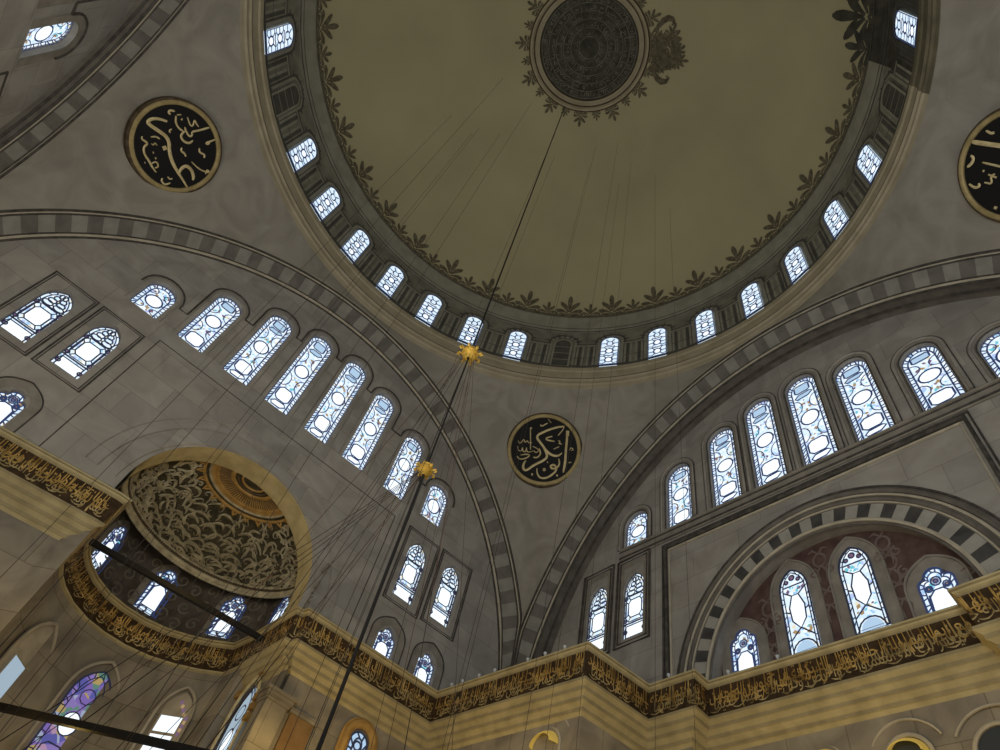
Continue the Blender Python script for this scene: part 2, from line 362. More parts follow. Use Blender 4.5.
# painted arcade between the windows
mb=MB()
for k in range(32):
    th0=PI/4+k*2*PI/32
    if not(-120<((math.degrees(th0)+180)%360-180)<200): continue
    old=in_old(th0); D,Lt=(0,0) if old else (0,1)
    fn=lambda u,z,h:onshell(th0+u/12.7,z,.03+h)
    o=[(u,z+ZR) for u,z in outline(1.06,2.85,'round',10)]
    mb.ribbon([(u*1.22,ZR+(z-ZR)*1.045) for u,z in o],.12,Lt,fn=fn)
    mb.ribbon([(u*1.45,ZR+(z-ZR)*1.09) for u,z in o],.10,D,fn=fn)
    half=PI*12.7/32
    for sx in(-1,1):
        for off,w,mi,h0,h1 in((.30,.15,D,0,2.05),(.14,.10,Lt,0,2.0),(.44,.10,Lt,0,2.0)):
            u=sx*(half-off); 
            mb.ribbon([(u,ZR+h0),(u,ZR+h1)],w,mi,fn=fn)
        mb.ribbon([(sx*(half-.55),ZR+2.12),(sx*(half-.02),ZR+2.12)],.12,Lt,fn=fn)
        mb.ribbon([(sx*(half-.55),ZR+2.26),(sx*(half-.02),ZR+2.26)],.08,D,fn=fn)
        mb.ribbon([(sx*(half-.5),ZR+.95),(sx*(half-.02),ZR+.95)],.05,D,fn=fn)
    mb.ribbon([(-half,ZR+.12),(half,ZR+.12)],.2,D,fn=fn)
    for j in range(7):   # scalloped fan over each arch
        a=PI*(.12+.76*j/6); p=lambda r:(r*math.cos(a)*1.05,ZR+2.25+r*math.sin(a))
        if j!=3 or True: mb.ribbon([p(.62),p(.80),p(1.0)],[.05,.16,.03],D,fn=fn)
    mb.ribbon([(-half,33.12),(0,33.12),(half,33.12)],.07,D,fn=fn)
    mb.ribbon([(-half,34.25),(0,34.25),(half,34.25)],.06,D,fn=fn)
    mb.ribbon([(-half,33.35),(0,33.35),(half,33.35)],.04,D,fn=fn)
mb.build('painted_arcade',['drumdk','drumlt'],ceiling)
def scroll_pts(x,z,s,ang,hand,turns=1.4,n=18):
    P=[]
    for i in range(n+1):
        t=i/n; r=s*(1-.82*t); a=ang+hand*turns*2*PI*t
        P.append((x+r*math.cos(a),z+r*math.sin(a)))
    return P
# palmette crest painted above the drum
def palmette(mb,fn,s,mi,dense=1):
    # lobed painted leaf: fan of round-ended petals over two side curls
    def petal(x,z,w,l,a,bend=.5):
        pts=[]
        for t in(0,.2,.45,.7,.88,1):
            aa=a*(1+bend*t); pts.append(((x+math.sin(aa)*l*t)*s,(z+math.cos(aa)*l*t)*s))
        mb.ribbon(pts,[.05*s,w*.45*s,w*.8*s,w*s,w*.8*s,w*.25*s],mi,fn=fn)
    petal(0,.25,.20,.75,0)
    for sx in(-1,1):
        petal(sx*.03,.22,.17,.60,sx*.42); petal(sx*.05,.15,.17,.50,sx*.85); petal(sx*.05,.08,.15,.42,sx*1.2); petal(sx*.04,.42,.13,.36,sx*.62)
        mb.ribbon([(u*s,v*s) for u,v in scroll_pts(sx*.38,.10,.13,PI/2,-sx,1.0,8)],.055*s,mi,fn=fn)
    mb.ribbon([(-.10*s,.02*s),(0,.12*s),(.10*s,.02*s)],.10*s,mi,fn=fn)
mb=MB()
for k in range(64):
    th=PI/4+k*PI/32; d=(math.degrees(th)+180)%360-180
    if not(-120<d<200): continue
    old=in_old(th); big=k%2==0; fn=lambda u,z,h:onshell(th+u/12.3,34.3+z,.02)
    s=(1.45 if big else .95)*(1.75 if old else 1)
    palmette(mb,fn,s,1 if old else 0)
    mb.ribbon([(-.6,.05),(0,.05),(.6,.05)],.10,1 if old else 0,fn=fn)
    for sx in (-1,1): mb.ribbon([(sx*.62,0),(sx*.5,.25),(sx*.3,.2),(sx*.36,.05)],.07,1 if old else 0,fn=fn)
mb.build('painted_crest',['crest','old'],ceiling)
# strip of uncleaned painting beside the apex
mb=MB(); rr=random.Random(5)
a0=R(-44)
for j in range(48):
    r=3.5+rr.uniform(0,1.3); u=rr.uniform(-.95,.95)*(1-.25*(r-3.5)); th=a0+u/r; s=rr.uniform(.5,.95); ang=rr.uniform(-1,1)
    fn=lambda x,z,h:((r+z*math.cos(ang)-x*math.sin(ang))*math.cos(th+(x*math.cos(ang)+z*math.sin(ang))/r),(r+z*math.cos(ang)-x*math.sin(ang))*math.sin(th+(x*math.cos(ang)+z*math.sin(ang))/r),shell_z(r+z*math.cos(ang)-x*math.sin(ang))-.03)
    palmette(mb,fn,s*.8,0)
for sx in(-1,1):
    fn=lambda x,z,h:((3.5+z)*math.cos(a0+x/4),(3.5+z)*math.sin(a0+x/4),shell_z(3.5+z)-.03)
    mb.ribbon([(sx*.95,.05),(sx*1.1,.25),(sx*1.28,.5),(sx*1.42,.75),(sx*1.45,1.0),(sx*1.35,1.2),(sx*1.18,1.25),(sx*1.1,1.1)],[.08,.18,.26,.3,.3,.25,.18,.06],0,fn=fn)
mb.build('painted_spray',['crest'],ceiling)
# ------------------------------------------------------------------ pendentives and great arches
def hit(th):
    c,s=math.cos(th),math.sin(th); L=[]
    if s>1e-6: L.append((AY/s,'L'))
    if s<-1e-6: L.append((-AY/s,'F'))
    if c>1e-6: L.append((AX/c,'R'))
    if c<-1e-6: L.append((-AX/c,'B'))
    r,w=min(L); x,y=r*c,r*s
    z=e0(x) if w in 'LF' else e0(y,.3 if w=='R' else .9)
    return r,z
def pend(th,v,h=0):
    rb,zb=hit(th); dr,dz=rb-12.75,zb-27.9; L=math.hypot(dr,dz); sag=L*L/(8*17.9)*4*v*(1-v)
    nr,nz=-dz/L,dr/L; r=12.75+dr*v+nr*(sag-h); z=27.9+dz*v+nz*(sag-h)
    return (r*math.cos(th),r*math.sin(th),z)
for nm,a,b,lab in(('pendentive',0,90,'marbled pendentive with the central black roundel, between the two window walls'),('pendentive',90,180,'marbled pendentive with the upper left black roundel'),('pendentive',-90,0,'marbled pendentive with the black roundel cut by the right edge')):
    ths=[R(a+(b-a)*i/72) for i in range(73)]; cs=math.atan2(AY,AX); extra=[cs,PI-cs,-cs]
    ths=sorted(set(ths+[t for t in extra if R(a)<t<R(b)]))
    mb=MB(); mb.grid([[pend(t,v/16) for t in ths] for v in range(17)],0); o=mb.build(nm,['pend'],smooth=True); tag(o,lab,'pendentive',None,'structure')
mb=MB(); ths=[R(180+90*i/48) for i in range(49)]; mb.grid([[pend(t,v/8) for t in ths] for v in range(9)],0); tag(mb.build('pendentive',['pend'],smooth=True),'marbled pendentive behind the viewer','pendentive',None,'structure')
def great_arch(loc,rotz,c,d0,d1,lim,label,soffit,b_in=13.6,c_in=None,drop=True):
    """local u along wall, y outward (0 = tympanum plane); d0 outer edge depth, d1 inner edge depth (negative = into the hall)"""
    e=empty('great_arch',loc,rotz,label,'arch',None,'structure'); c_in=c if c_in is None else c_in
    n=80; mb=MB()
    oc=lambda f:(max(lim[0],min(lim[1],c+12.9*math.cos(f))),d0,12.7+14.5*math.sin(f))
    ic=lambda f:(c_in+12.2*math.cos(f),d1,12.7+b_in*math.sin(f))
    for i in range(n):
        f0,f1=PI*i/n,PI*(i+1)/n
        for q in range(2):
            g0,g1=f0+(f1-f0)*q/2,f0+(f1-f0)*(q+1)/2
            L4=lambda t,f:tuple(a+(b-a)*t for a,b in zip(oc(f),ic(f)))
            mb.quad(L4(0,g0),L4(0,g1),L4(.12,g1),L4(.12,g0),2)
            mb.quad(L4(.12,g0),L4(.12,g1),L4(.82,g1),L4(.82,g0),i%2)
            mb.quad(L4(.82,g0),L4(.82,g1),L4(1,g1),L4(1,g0),2)
    mb.build('voussoirs',['vous_l','vous_d','plain'],e)
    fs=[PI*i/120 for i in range(121)]; mb=MB()
    mb.tube([tuple(oc(f)) for f in fs],.05,0,5); mb.tube([(oc(f)[0]+(.10 if oc(f)[0]<lim[1] else 0)*math.cos(f),d0+.02,oc(f)[2]+.12*math.sin(f)) for f in fs],.035,1,5)
    L4=lambda t,f:tuple(a+(b-a)*t for a,b in zip(oc(f),ic(f)))
    mb.tube([L4(.14,f) for f in fs],.035,0,5); mb.tube([L4(.83,f) for f in fs],.03,0,5); mb.tube([ic(f) for f in fs],.05,0,5)
    mb.build('moulding',['dark','plain'],e)
    if soffit:
        mb=MB(); mb.grid([[ic(f) for f in fs],[(ic(f)[0],d1*.45,ic(f)[2]) for f in fs],[(ic(f)[0]*.996,.0,ic(f)[2]-.02) for f in fs]],0,mfun=lambda i,j:0)
        mb.tube([(ic(f)[0],d1*.45,ic(f)[2]-.02) for f in fs],.05,1,5); mb.build('soffit',['soffit','dark'],e)
    return e
HP=PI/2
great_arch((0,WL,0),0,.3,-(WL-AY),0,(-AX,AX),'great arch of grey banded stones over the left window wall',False,13.6,.25)
great_arch((WR,0,0),-HP,-.3,-(WR-AX),-.7,(-AY,AY),'great arch of grey banded stones over the right window wall',True,13.6,-.25)
great_arch((-WB,0,0),HP,.9,-(WB-AX),-.4,(-AY,AY),'great arch of grey banded stones in the upper left corner',True,13.6)
# ------------------------------------------------------------------ tympanum walls
def inner_outline(c,b=13.6,n=72,z0=12.86): 
    return [(c+12.2,z0)]+arc(c,12.7,12.2,b,0,PI,n)+[(c-12.2,z0)]
def wall(name,loc,rotz,outer,holes,mat,depths,extra=None,label=None):
    e=empty(name,loc,rotz,label,'wall' if label else None,None,'structure')
    V,F=fill_holes(outer,holes); mb=MB(); mb.add([(u,0,z) for u,z in V],F,0)
    for h,d in zip(holes,depths):
        if d: mb.grid([[(u,0,z) for u,z in h+[h[0]]],[(u,d,z) for u,z in h+[h[0]]]],1)
    mb.build('wall_face',[mat,'surr'],e); return e
def shift(o,du,dz): return [(u+du,z+dz) for u,z in o]
LC=[-6.55,-4.6,-2.62,-.76,1.13,2.99,5.10,7.10]; LT=[21.38,23.10,24.18,24.78,24.93,24.42,23.42,21.95]
lw=1.08; Lsill=lambda x:19.74+.02*x
Lpair=[(-8.36,15.68,18.3),(-6.58,15.70,18.3),(7.12,15.98,18.67),(8.90,16.08,18.74)]
Llow=[(-8.55,13.0,14.3),(-6.80,13.05,14.32),(7.10,13.35,14.75),(8.94,13.35,14.80)]
hs=[];ds=[]
for c,t in zip(LC,LT): z=Lsill(c); hs.append(shift(outline(lw,t-z,'round'),c,z)); ds.append(.3)
for c,z,t in Lpair: hs.append(shift(outline(.95,t-z,'pointed'),c,z)); ds.append(.22)
for c,z,t in Llow: hs.append(shift(outline(.80,t-z,'lobed'),c,z)); ds.append(.22)
AC=.28   # axis of the apse
ap=[(AC-3.35,12.62)]+[(u,z) for u,z in reversed(arc(AC,13.9,3.35,3.22,0,PI,40))]+[(AC+3.35,12.62)]
wl=wall('wall_left',(0,WL,0),0,inner_outline(.25)+[(AC-3.35,12.86)]+ap[1:-1]+[(AC+3.35,12.86)],hs,'stone',ds)
mb=MB()
def hoods(mb,cs,tops,w,r_add,sillf,wd,fn=None):
    r=w/2+r_add; P=[]
    for i,(c,t) in enumerate(zip(cs,tops)):
        sp=t-w/2; lo=min(sp,(tops[i-1]-w/2) if i else sp)-.12; hi=min(sp,(tops[i+1]-w/2) if i<len(cs)-1 else sp)-.12
        P.append((c-r,lo)); P+=list(reversed(arc(c,sp,r,r,0,PI,14))); P.append((c+r,hi))
    mb.tube([(u,-.03,z) for u,z in P],wd,0,5)
hoods(mb,LC,LT,lw,.26,Lsill,.038)
for c,t in zip(LC,LT):
    z=Lsill(c); mb.ribbon(shift(outline(lw+.34,t-z+.17,'round'),c,z-.0),.05,1,-.012)
for c,z,t in Lpair:
    for g,w2 in((.80,.035),(.72,.02)):
        mb.tube([(c-g,-.02,z-.35+.8-g),(c-g,-.02,t+.35-.8+g),(c+g,-.02,t+.35-.8+g),(c+g,-.02,z-.35+.8-g)],w2,0,5,closed=True)
for c,z,t in Llow:
    mb.ribbon(shift(outline(1.15,t-z+.22,'pointed'),c,z),.28,1,-.01); mb.tube([(u,-.02,v) for u,v in shift(outline(1.45,t-z+.4,'pointed'),c,z)],.025,0,5)
# marble panel joints and the plain ring round the apse arch
for g in (-5.35,5.55): mb.tube([(g,-.01,13),(g,-.01,18.95)],.018,0,4)
mb.tube([(-5.35,-.01,18.95),(5.55,-.01,18.95)],.018,0,4)
for rr_,ww in((4.55,.04),(4.15,.03),(3.55,.03)): mb.ribbon([(AC+rr_*math.cos(a),13.7+rr_*math.sin(a)*.98) for a in [PI*i/48 for i in range(49)]],ww,3,-.012,raise_=.03)
mb.ribbon([(AC+4.35*math.cos(a),13.7+4.35*math.sin(a)*.98) for a in [PI*i/48 for i in range(49)]],.34,3,-.005,raise_=.02)
mb.build('wall_moulding',['dark','surr','plain','stone'],wl)
# side wall (+x): local u = -y
RC=[7.42,5.20,3.00,1.16,-.72,-2.62,-4.76,-6.86]; RT=[22.2,23.68,24.44,24.90,24.86,24.17,22.95,21.75]
Rsill=lambda y:20.05+.055*y
Rpair=[(9.28,16.2,19.15),(7.42,16.2,19.05)]
NC,NZ=.42,13.1
def side_holes(items): return [shift(outline(w,t-z,k),-y,z) for y,z,t,w,k in items]
RC=[y+.10 for y in RC]; Rpair=[(y+.12,z,t) for y,z,t in Rpair]; RWD=1.20
items=[(y,Rsill(y),t,RWD,'round') for y,t in zip(RC,RT)]+[(y,z,t,1.04,'pointed') for y,z,t in Rpair]
nh=[(-NC-4.0,12.65)]+list(reversed(arc(-NC,NZ,4.0,4.15,0,PI,48)))+[(-NC+4.0,12.65)]
wr=wall('wall_right',(WR,0,0),-HP,inner_outline(-.25)+[(-NC-4.0,12.86)]+nh[1:-1]+[(-NC+4.0,12.86)],side_holes(items),'stone',[.35]*len(items))
mb=MB(); mb.grid([[(u,0,z) for u,z in nh],[(u,.55,z) for u,z in nh]],0); mb.build('niche_reveal',['surr'],wr)
def tall_frames(mb,cs,tops,w,sillf):
    for y,t in zip(cs,tops):
        z=sillf(y)
        o=shift(outline(w+.54,t-z+.27,'round'),-y,z); mb.tube([(u,-.05,v) for u,v in o],.032,0,6)
        o=shift(outline(w+.42,t-z+.21,'round'),-y,z); mb.tube([(u,-.05,v) for u,v in o],.06,3,6)
        o=shift(outline(w+.24,t-z+.12,'round'),-y,z); mb.tube([(u,-.03,v) for u,v in o],.05,1,5)
        o=shift(outline(w+.08,t-z+.04,'round'),-y,z); mb.tube([(u,-.02,v) for u,v in o],.022,0,5)
mb=MB(); tall_frames(mb,RC,RT,RWD,Rsill)
bz=lambda u:Rsill(-u)
for dz,r,mi in((-.08,.05,1),(-.20,.03,0),(-.50,.04,0),(-.60,.04,1)): mb.tube([(-8.3,-.05,bz(-8.3)+dz),(7.8,-.05,bz(7.8)+dz)],r,mi,6)
mb.quad((-8.3,-.04,bz(-8.3)-.05),(7.8,-.04,bz(7.8)-.05),(7.8,-.04,bz(7.8)-.6),(-8.3,-.04,bz(-8.3)-.6),1)
# panel frame round the niche
fr=[(-5.95,12.7),(-5.95,19.42),(4.9,18.88),(4.9,12.7)]
for g,r,mi in((0,.10,0),(.16,.05,2),(-.15,.05,0)): mb.tube([(u+(g if u<0 else -g),-.04,z-(g if z>15 else 0)) for u,z in fr],r,mi,6)
for y,z,t in Rpair:
    g=.80; z0,z1=15.9,19.82+ (y-8)*.05
    for q,r,mi in((0,.05,0),(.14,.03,0)): mb.tube([(-y-g+q,-.04,z0+q),(-y-g+q,-.04,z1-q),(-y+g-q,-.04,z1-q),(-y+g-q,-.04,z0+q)],r,mi,5,closed=True)
    mb.ribbon([(-y-.62,z0+.2),(-y-.62,z1-.2)],.26,1,-.008); mb.ribbon([(-y+.62,z0+.2),(-y+.62,z1-.2)],.26,1,-.008); mb.ribbon([(-y-.7,z1-.3),(-y+.7,z1-.3)],.26,1,-.008)
mb.build('wall_moulding',['dark','surr','plain','stone'],wr)
# arch of the shallow niche: mouldings, black and white voussoirs
ea=empty('niche_arch',(WR,0,0),-HP,'smaller arch with black and white voussoirs on the right wall','arch',None,'structure')
mb=MB(); n=37
pt=lambda r,f:(-NC+r*math.cos(f),NZ+(r*1.02)*math.sin(f))
for i in range(n):
    f0,f1=PI*i/n,PI*(i+1)/n
    a,b=pt(4.62,f0),pt(4.62,f1); c_,d_=pt(4.10,f1),pt(4.10,f0)
    mb.quad((a[0],-.03,a[1]),(b[0],-.03,b[1]),(c_[0],-.03,c_[1]),(d_[0],-.03,d_[1]),i%2)
mb.build('voussoirs',['vous_w','vous_k'],ea)
mb=MB()
for r,w,mi,h in((5.22,.06,1,.10),(5.08,.16,2,.06),(4.92,.07,0,.14),(4.78,.14,2,.06),(4.66,.05,0,.12),(4.06,.10,0,.12),(3.96,.06,2,.08)):
    mb.tube([(pt(r,f)[0],-h*.5,pt(r,f)[1]) for f in [PI*i/64 for i in range(65)]],w*.62,mi,6)
mb.build('moulding',['plain','dark','soffit'],ea)
NB=14.02
wn=empty('wall_niche',(NB,0,0),-HP,'dark red painted back wall of the shallow niche','wall',None,'structure')
mb=MB(); mb.poly([(u,0,z) for u,z in [(-NC-4.1,12.6)]+list(reversed(arc(-NC,NZ,4.1,4.25,0,PI,40)))+[(-NC+4.1,12.6)]]); mb.build('wall_face',['red'],wn)
NWIN=[(3.42,13.2,15.2,.88,'lobed'),(1.48,13.75,16.62,.92,'niche'),(-.48,13.75,16.55,.92,'niche'),(-2.36,13.2,14.92,.90,'lobed')]
mb=MB()
for y,z,t,w,k in NWIN:
    kk='pointed' if k=='niche' else 'pointed'
    mb.ribbon(shift(outline(w+.34,t-z+.22,kk),-y,z),.34,0,-.02); mb.tube([(u,-.05,v) for u,v in shift(outline(w+.70,t-z+.42,kk),-y,z)],.035,0,5)
rs=random.Random(11)
for (x,z) in ((2.45,14.6),(2.45,15.6),(.5,16.6),(.5,15.2),(-1.42,15.6),(-1.42,16.3),(2.45,13.8),(-1.45,14.6),(-3.3,14.2)):
    mb.ribbon(ell(-x,z,.20,.24,12),.07,1,-.015,closed=True)
    for hnd in(-1,1):
        mb.ribbon(scroll_pts(-x+hnd*.28,z-.42,.18,PI/2,hnd,1.1,12),[.07]*13,1,-.015); mb.ribbon([(-x,z-.2),(-x+hnd*.15,z-.45),(-x+hnd*.1,z-.8)],[.05,.09,.03],1,-.015)
        mb.ribbon([(-x,z+.25),(-x+hnd*.16,z+.42),(-x+hnd*.32,z+.36)],[.05,.09,.03],1,-.015)
mb.build('painted_ornament',['surr','redl'],wn)
# opposite wall (-x), only its near end shows
BC=[7.55,5.4]; BT=[22.1,23.5]; Bsill=lambda y:19.75+.02*y
wb=wall('wall_back',(-WB,0,0),HP,inner_outline(.9),[shift(outline(1.06,t-Bsill(y),'round'),y,Bsill(y)) for y,t in zip(BC,BT)],'stone',[.3,.3])
mb=MB(); hoods(mb,BC[::-1],BT[::-1],1.06,.32,Bsill,.045)
for y,t in zip(BC,BT): mb.ribbon(shift(outline(1.06+.36,t-Bsill(y)+.18,'round'),y,Bsill(y)),.3,1,-.012)
for y in(9.3,): mb.tube([(y-.8,-.02,15.5),(y-.8,-.02,19.6),(y+.8,-.02,19.6)],.035,0,5)
mb.build('wall_moulding',['dark','surr'],wb)
mb=MB(); mb.poly([(-13.5,-12.6,0),(13.5,-12.6,0),(13.5,-12.6,28),(-13.5,-12.6,28)]); tag(mb.build('wall_front',['stone']),None,None,None,'structure')
# ------------------------------------------------------------------ cornice plan (edge of the ledge, z=13)
E=[(-12.6,13.6),(-6.43,12.97),(-2.80,12.42),(-2.44,12.44),(-2.52,15.70),(-2.36,16.25),(-2.08,16.78),(-1.6,17.38),(-.98,17.82),(-.3,18.02),(.46,18.05),(1.22,17.86),(1.96,17.44),(2.62,16.90),(3.18,16.28),(3.30,15.22),(3.38,12.42),(3.40,12.26),(3.62,12.22),(3.66,11.97),(8.92,11.88),(9.53,5.60),(12.03,5.49),(12.08,3.88),(12.72,3.92),(13.02,-2.86),(12.42,-2.92),(12.25,-9.5)]
def offs(d):
    out=[]
    for i,(x,y) in enumerate(E):
        ns=[]
        for a,b in ((i-1,i),(i,i+1)):
            if 0<=a and b<len(E):
                tx,ty=E[b][0]-E[a][0],E[b][1]-E[a][1]; l=math.hypot(tx,ty); ns.append((-ty/l,tx/l))
        if len(ns)==1: nx,ny=ns[0]; k=1
        else:
            nx,ny=ns[0][0]+ns[1][0],ns[0][1]+ns[1][1]; l=math.hypot(nx,ny); nx/=l; ny/=l; k=1/max(.5,nx*ns[0][0]+ny*ns[0][1])
        out.append((x+nx*d*k,y+ny*d*k))
    return out
OC={}
def offp(i,d):
    d=round(d,3)
    if d not in OC: OC[d]=offs(d)
    return OC[d][i]
def sweep(mb,i0,i1,prof,mis):
    rows=[[(*offp(i,d),z) for i in range(i0,i1+1)] for d,z in prof]
    for k in range(len(prof)-1):
        mb.grid([rows[k],rows[k+1]],mis[k] if isinstance(mis,list) else mis)
A0,A1=3,16   # apse part of the plan
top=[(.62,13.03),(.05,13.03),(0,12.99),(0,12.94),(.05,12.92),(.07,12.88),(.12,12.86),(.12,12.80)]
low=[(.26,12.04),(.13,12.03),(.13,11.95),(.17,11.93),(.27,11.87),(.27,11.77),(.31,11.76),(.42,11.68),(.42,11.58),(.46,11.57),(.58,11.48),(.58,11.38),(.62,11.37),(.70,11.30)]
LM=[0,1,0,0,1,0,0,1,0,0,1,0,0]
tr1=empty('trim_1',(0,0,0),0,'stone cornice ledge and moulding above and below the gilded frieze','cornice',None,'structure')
mb=MB(); sweep(mb,0,len(E)-1,top,[0,0,1,0,1,1,0]); mb.build('ledge',['stone_shaded','stone_lit'],tr1)
mb=MB(); sweep(mb,0,A0,low,LM); sweep(mb,A1-1,len(E)-1,low,LM); sweep(mb,A0,A1-1,[(.26,12.03),(.2,12.03),(.2,11.97),(.28,11.93)],0); mb.build('lower_moulding',['stone_lit','stone_shaded'],tr1)
# lower walls
wlo=empty('wall_lower',(0,0,0),0,'warm lit marble wall under the gilded frieze','wall',None,'structure')
mb=MB(); sweep(mb,0,A0,[(.70,11.31),(.70,0)],0); sweep(mb,A1-1,len(E)-1,[(.70,11.31),(.70,0)],0); sweep(mb,A0,A1-1,[(.28,11.93),(.28,0)],0)
for i in(A0,A1-1): mb.grid([[(*offp(i,.28),0),(*offp(i,.28),12.03)],[(*offp(i,.74),0),(*offp(i,.74),12.03)]],0)
mb.build('wall_face',['stone_low'],wlo)
mb=MB()
# capital-like stepped block under the apse corner, porphyry strip on the wall
for k,(q,z0,z1) in enumerate(((0,0,10.28),(.05,10.28,10.36),(.10,10.36,10.50),(.16,10.50,10.60))): mb.box(3.86-q,4.55+q,12.44-q,13.0,z0,z1,0)
mb.box(4.75,5.55,12.52,12.9,0,10.3,1); mb.box(4.68,5.62,12.46,12.9,10.3,10.44,0)
mb.build('pilaster',['stone_low','pier'],wlo)
mb=MB(); mb.poly([(-15,-15,0),(15,-15,0),(15,21,0),(-15,21,0)]); tag(mb.build('floor',['floor']),None,None,None,'structure')
# ------------------------------------------------------------------ apse: upper wall, conch, soffit
wa=empty('wall_apse',(0,0,0),0,'dark painted upper wall of the apse under the half dome','wall',None,'structure')
UP=[offp(i,.5) for i in range(A0,A1+1)]; UP[0]=(UP[1][0]+.02,WL+.06); UP[-1]=(UP[-2][0]+.05,WL+.06)
mb=MB(); mb.grid([[(x,y,12.9) for x,y in UP],[(x,y,15.6) for x,y in UP]],0); mb.build('wall_face',['apse'],wa)
mb=MB(); SO=[(AC+3.35*math.cos(a),13.9+3.22*math.sin(a)) for a in [PI*i/48 for i in range(49)]]
SO=[(AC+3.35,12.7)]+SO+[(AC-3.35,12.7)]
mb.grid([[(u,WL,z) for u,z in SO],[(u,WL+1.0,z) for u,z in SO]],0); mb.build('arch_soffit',['stone_lit'],wa)
sd=empty('semi_dome',(0,0,0),0,'carved gilt half dome over the apse','half dome',None,'structure')
CX,CY,CZ,CA,CB,CH=.35,WL+1.0,14.85,3.52,3.10,2.30
def conch(s,t,h=0):
    # s in 0..1 around (left to right), t in 0..1 from bead ring to pole
    ph0=0; ph=ph0+(PI/2-ph0)*t; th=PI*(1-s); k=1-h/3.5
    return (CX+CA*k*math.cos(ph)*math.cos(th),CY+CB*k*math.cos(ph)*math.sin(th),CZ+CH*k*math.sin(ph))
mb=MB(); mb.grid([[conch(i/48,t/16) for i in range(49)] for t in range(17)],0); 
mb.grid([[conch(i/48,0) for i in range(49)],[(CX+(CA+1)*math.cos(PI*(1-i/48)),CY+(CB+1.6)*math.sin(PI*(1-i/48)),15.6) for i in range(49)]],0)
mb.grid([[(CX+CA*.99*math.cos(f),CY-.02,CZ+CH*math.sin(f)) for f in [PI*i/40 for i in range(41)]],[(CX+CA*1.3*math.cos(f),CY-.02,CZ+CH*1.3*math.sin(f)) for f in [PI*i/40 for i in range(41)]]],0)
mb.build('shell',['conch'],sd,smooth=False)
mb=MB()
for h,tt,r in((.03,.0,.10),(.06,.05,.05),(.04,-.035,.06)): mb.tube([conch(i/64,tt,h) for i in range(65)],r,0,6)
for i in range(110):
    x,y,z=conch((i+.5)/110,.025,.09); mb.box(x-.035,x+.035,y-.035,y+.035,z-.05,z+.05,1)
mb.build('bead_moulding',['scroll','brown'],sd)
mb=MB(); rs=random.Random(21)
def leaf(s0,t0,l,ang,curl,w):
    # acanthus stroke: stem that swells, then curls into a volute; metres on the conch surface
    P=[];W=[]; x=y=0; a=ang; n=16; st=l/n
    for i in range(n+1):
        f=i/n; P.append((s0+x/(10.4*max(.28,math.cos(t0*1.35))),t0+y/4.1)); W.append(w*(.35+1.1*math.sin(PI*min(1,f*1.25+.08)))*(1 if f<.8 else .7))
        a+=curl*(.06+.62*f**1.6); q=st*(1-.45*f); x+=q*math.cos(a); y+=q*math.sin(a)
    k=1/(10.4*max(.28,math.cos(t0*1.35)))
    mb.ribbon([(u/k,v*4.1) for u,v in P],W,0,fn=lambda u,v,hh:conch(max(.0,min(1,u*k)),max(.02,min(.66,v/4.1)),.02+hh),raise_=.085)
for row in range(7):
    t0=.03+row*.085; n=int(19-row*2.1)
    for k in range(n):
        s0=(k+.5+(.4 if row%2 else -.1))/n+rs.uniform(-.012,.012)
        if not .015<s0<.985: continue
        for hand in(-1,1):
            leaf(s0+hand*.006,t0+rs.uniform(-.02,.02),rs.uniform(1.0,1.45),PI/2-hand*rs.uniform(.1,1.2),hand*-1*rs.uniform(.9,1.35),.075)
            leaf(s0+hand*.012,t0+.03,rs.uniform(.5,.85),PI/2+rs.uniform(-1.8,1.8),hand*rs.uniform(.7,1.3),.06)
mb.build('carved_scrolls',['scroll'],sd)
mb=MB()
for t,r,mi in((.66,.06,0),(.70,.045,1),(.74,.03,0),(.86,.06,0),(.89,.045,2),(.92,.04,0)): mb.tube([conch(i/40,t,.05) for i in range(41)],r,mi,6)
mb.grid([[conch(i/48,t,.04) for i in range(49)] for t in(.70,.74,.78,.82,.86)],0)
for i in range(40): mb.tube([conch((i+.5)/40,.76,.05),conch((i+.5)/40,.84,.05)],.018,2,4)
for i in range(12):
    s=(i+.5)/12
    mb.ribbon([(s-.020,.655),(s-.010,.635),(s,.61),(s+.010,.635),(s+.020,.655)],[.006,.018,.026,.018,.006],0,fn=lambda s,t,hh:conch(s,t,.06+hh),raise_=.06)
mb.build('rosette',['rose','scroll','brown'],sd)
# painted scrolls on the upper apse wall
mb=MB(); 
def apath(d):
    P=[offp(i,d) for i in range(A0,A1+1)]; L=[0]
    for i in range(1,len(P)): L.append(L[-1]+math.dist(P[i],P[i-1]))
    return P,L
AP,AL=apath(.47)
def onap(s,z,h=0):
    for i in range(1,len(AP)):
        if s<=AL[i] or i==len(AP)-1:
            f=(s-AL[i-1])/(AL[i]-AL[i-1]); x=AP[i-1][0]+(AP[i][0]-AP[i-1][0])*f; y=AP[i-1][1]+(AP[i][1]-AP[i-1][1])*f
            tx,ty=(AP[i][0]-AP[i-1][0])/(AL[i]-AL[i-1]),(AP[i][1]-AP[i-1][1])/(AL[i]-AL[i-1])
            return (x+ty*h,y-tx*h,z),math.atan2(ty,tx)
for k in range(26):
    s0=.4+k*(AL[-1]-.8)/25
    for z0 in(13.5,14.2,14.9):
        hand=1 if k%2 else -1
        mb.ribbon(scroll_pts(s0,z0+.1*hand,.26,rs.uniform(0,6),hand,1.2,12),[.07]*13,0,fn=lambda u,z,h:onap(max(.05,min(AL[-1]-.05,u)),z,.01)[0])
mb.build('painted_ornament',['apsel'],wa)
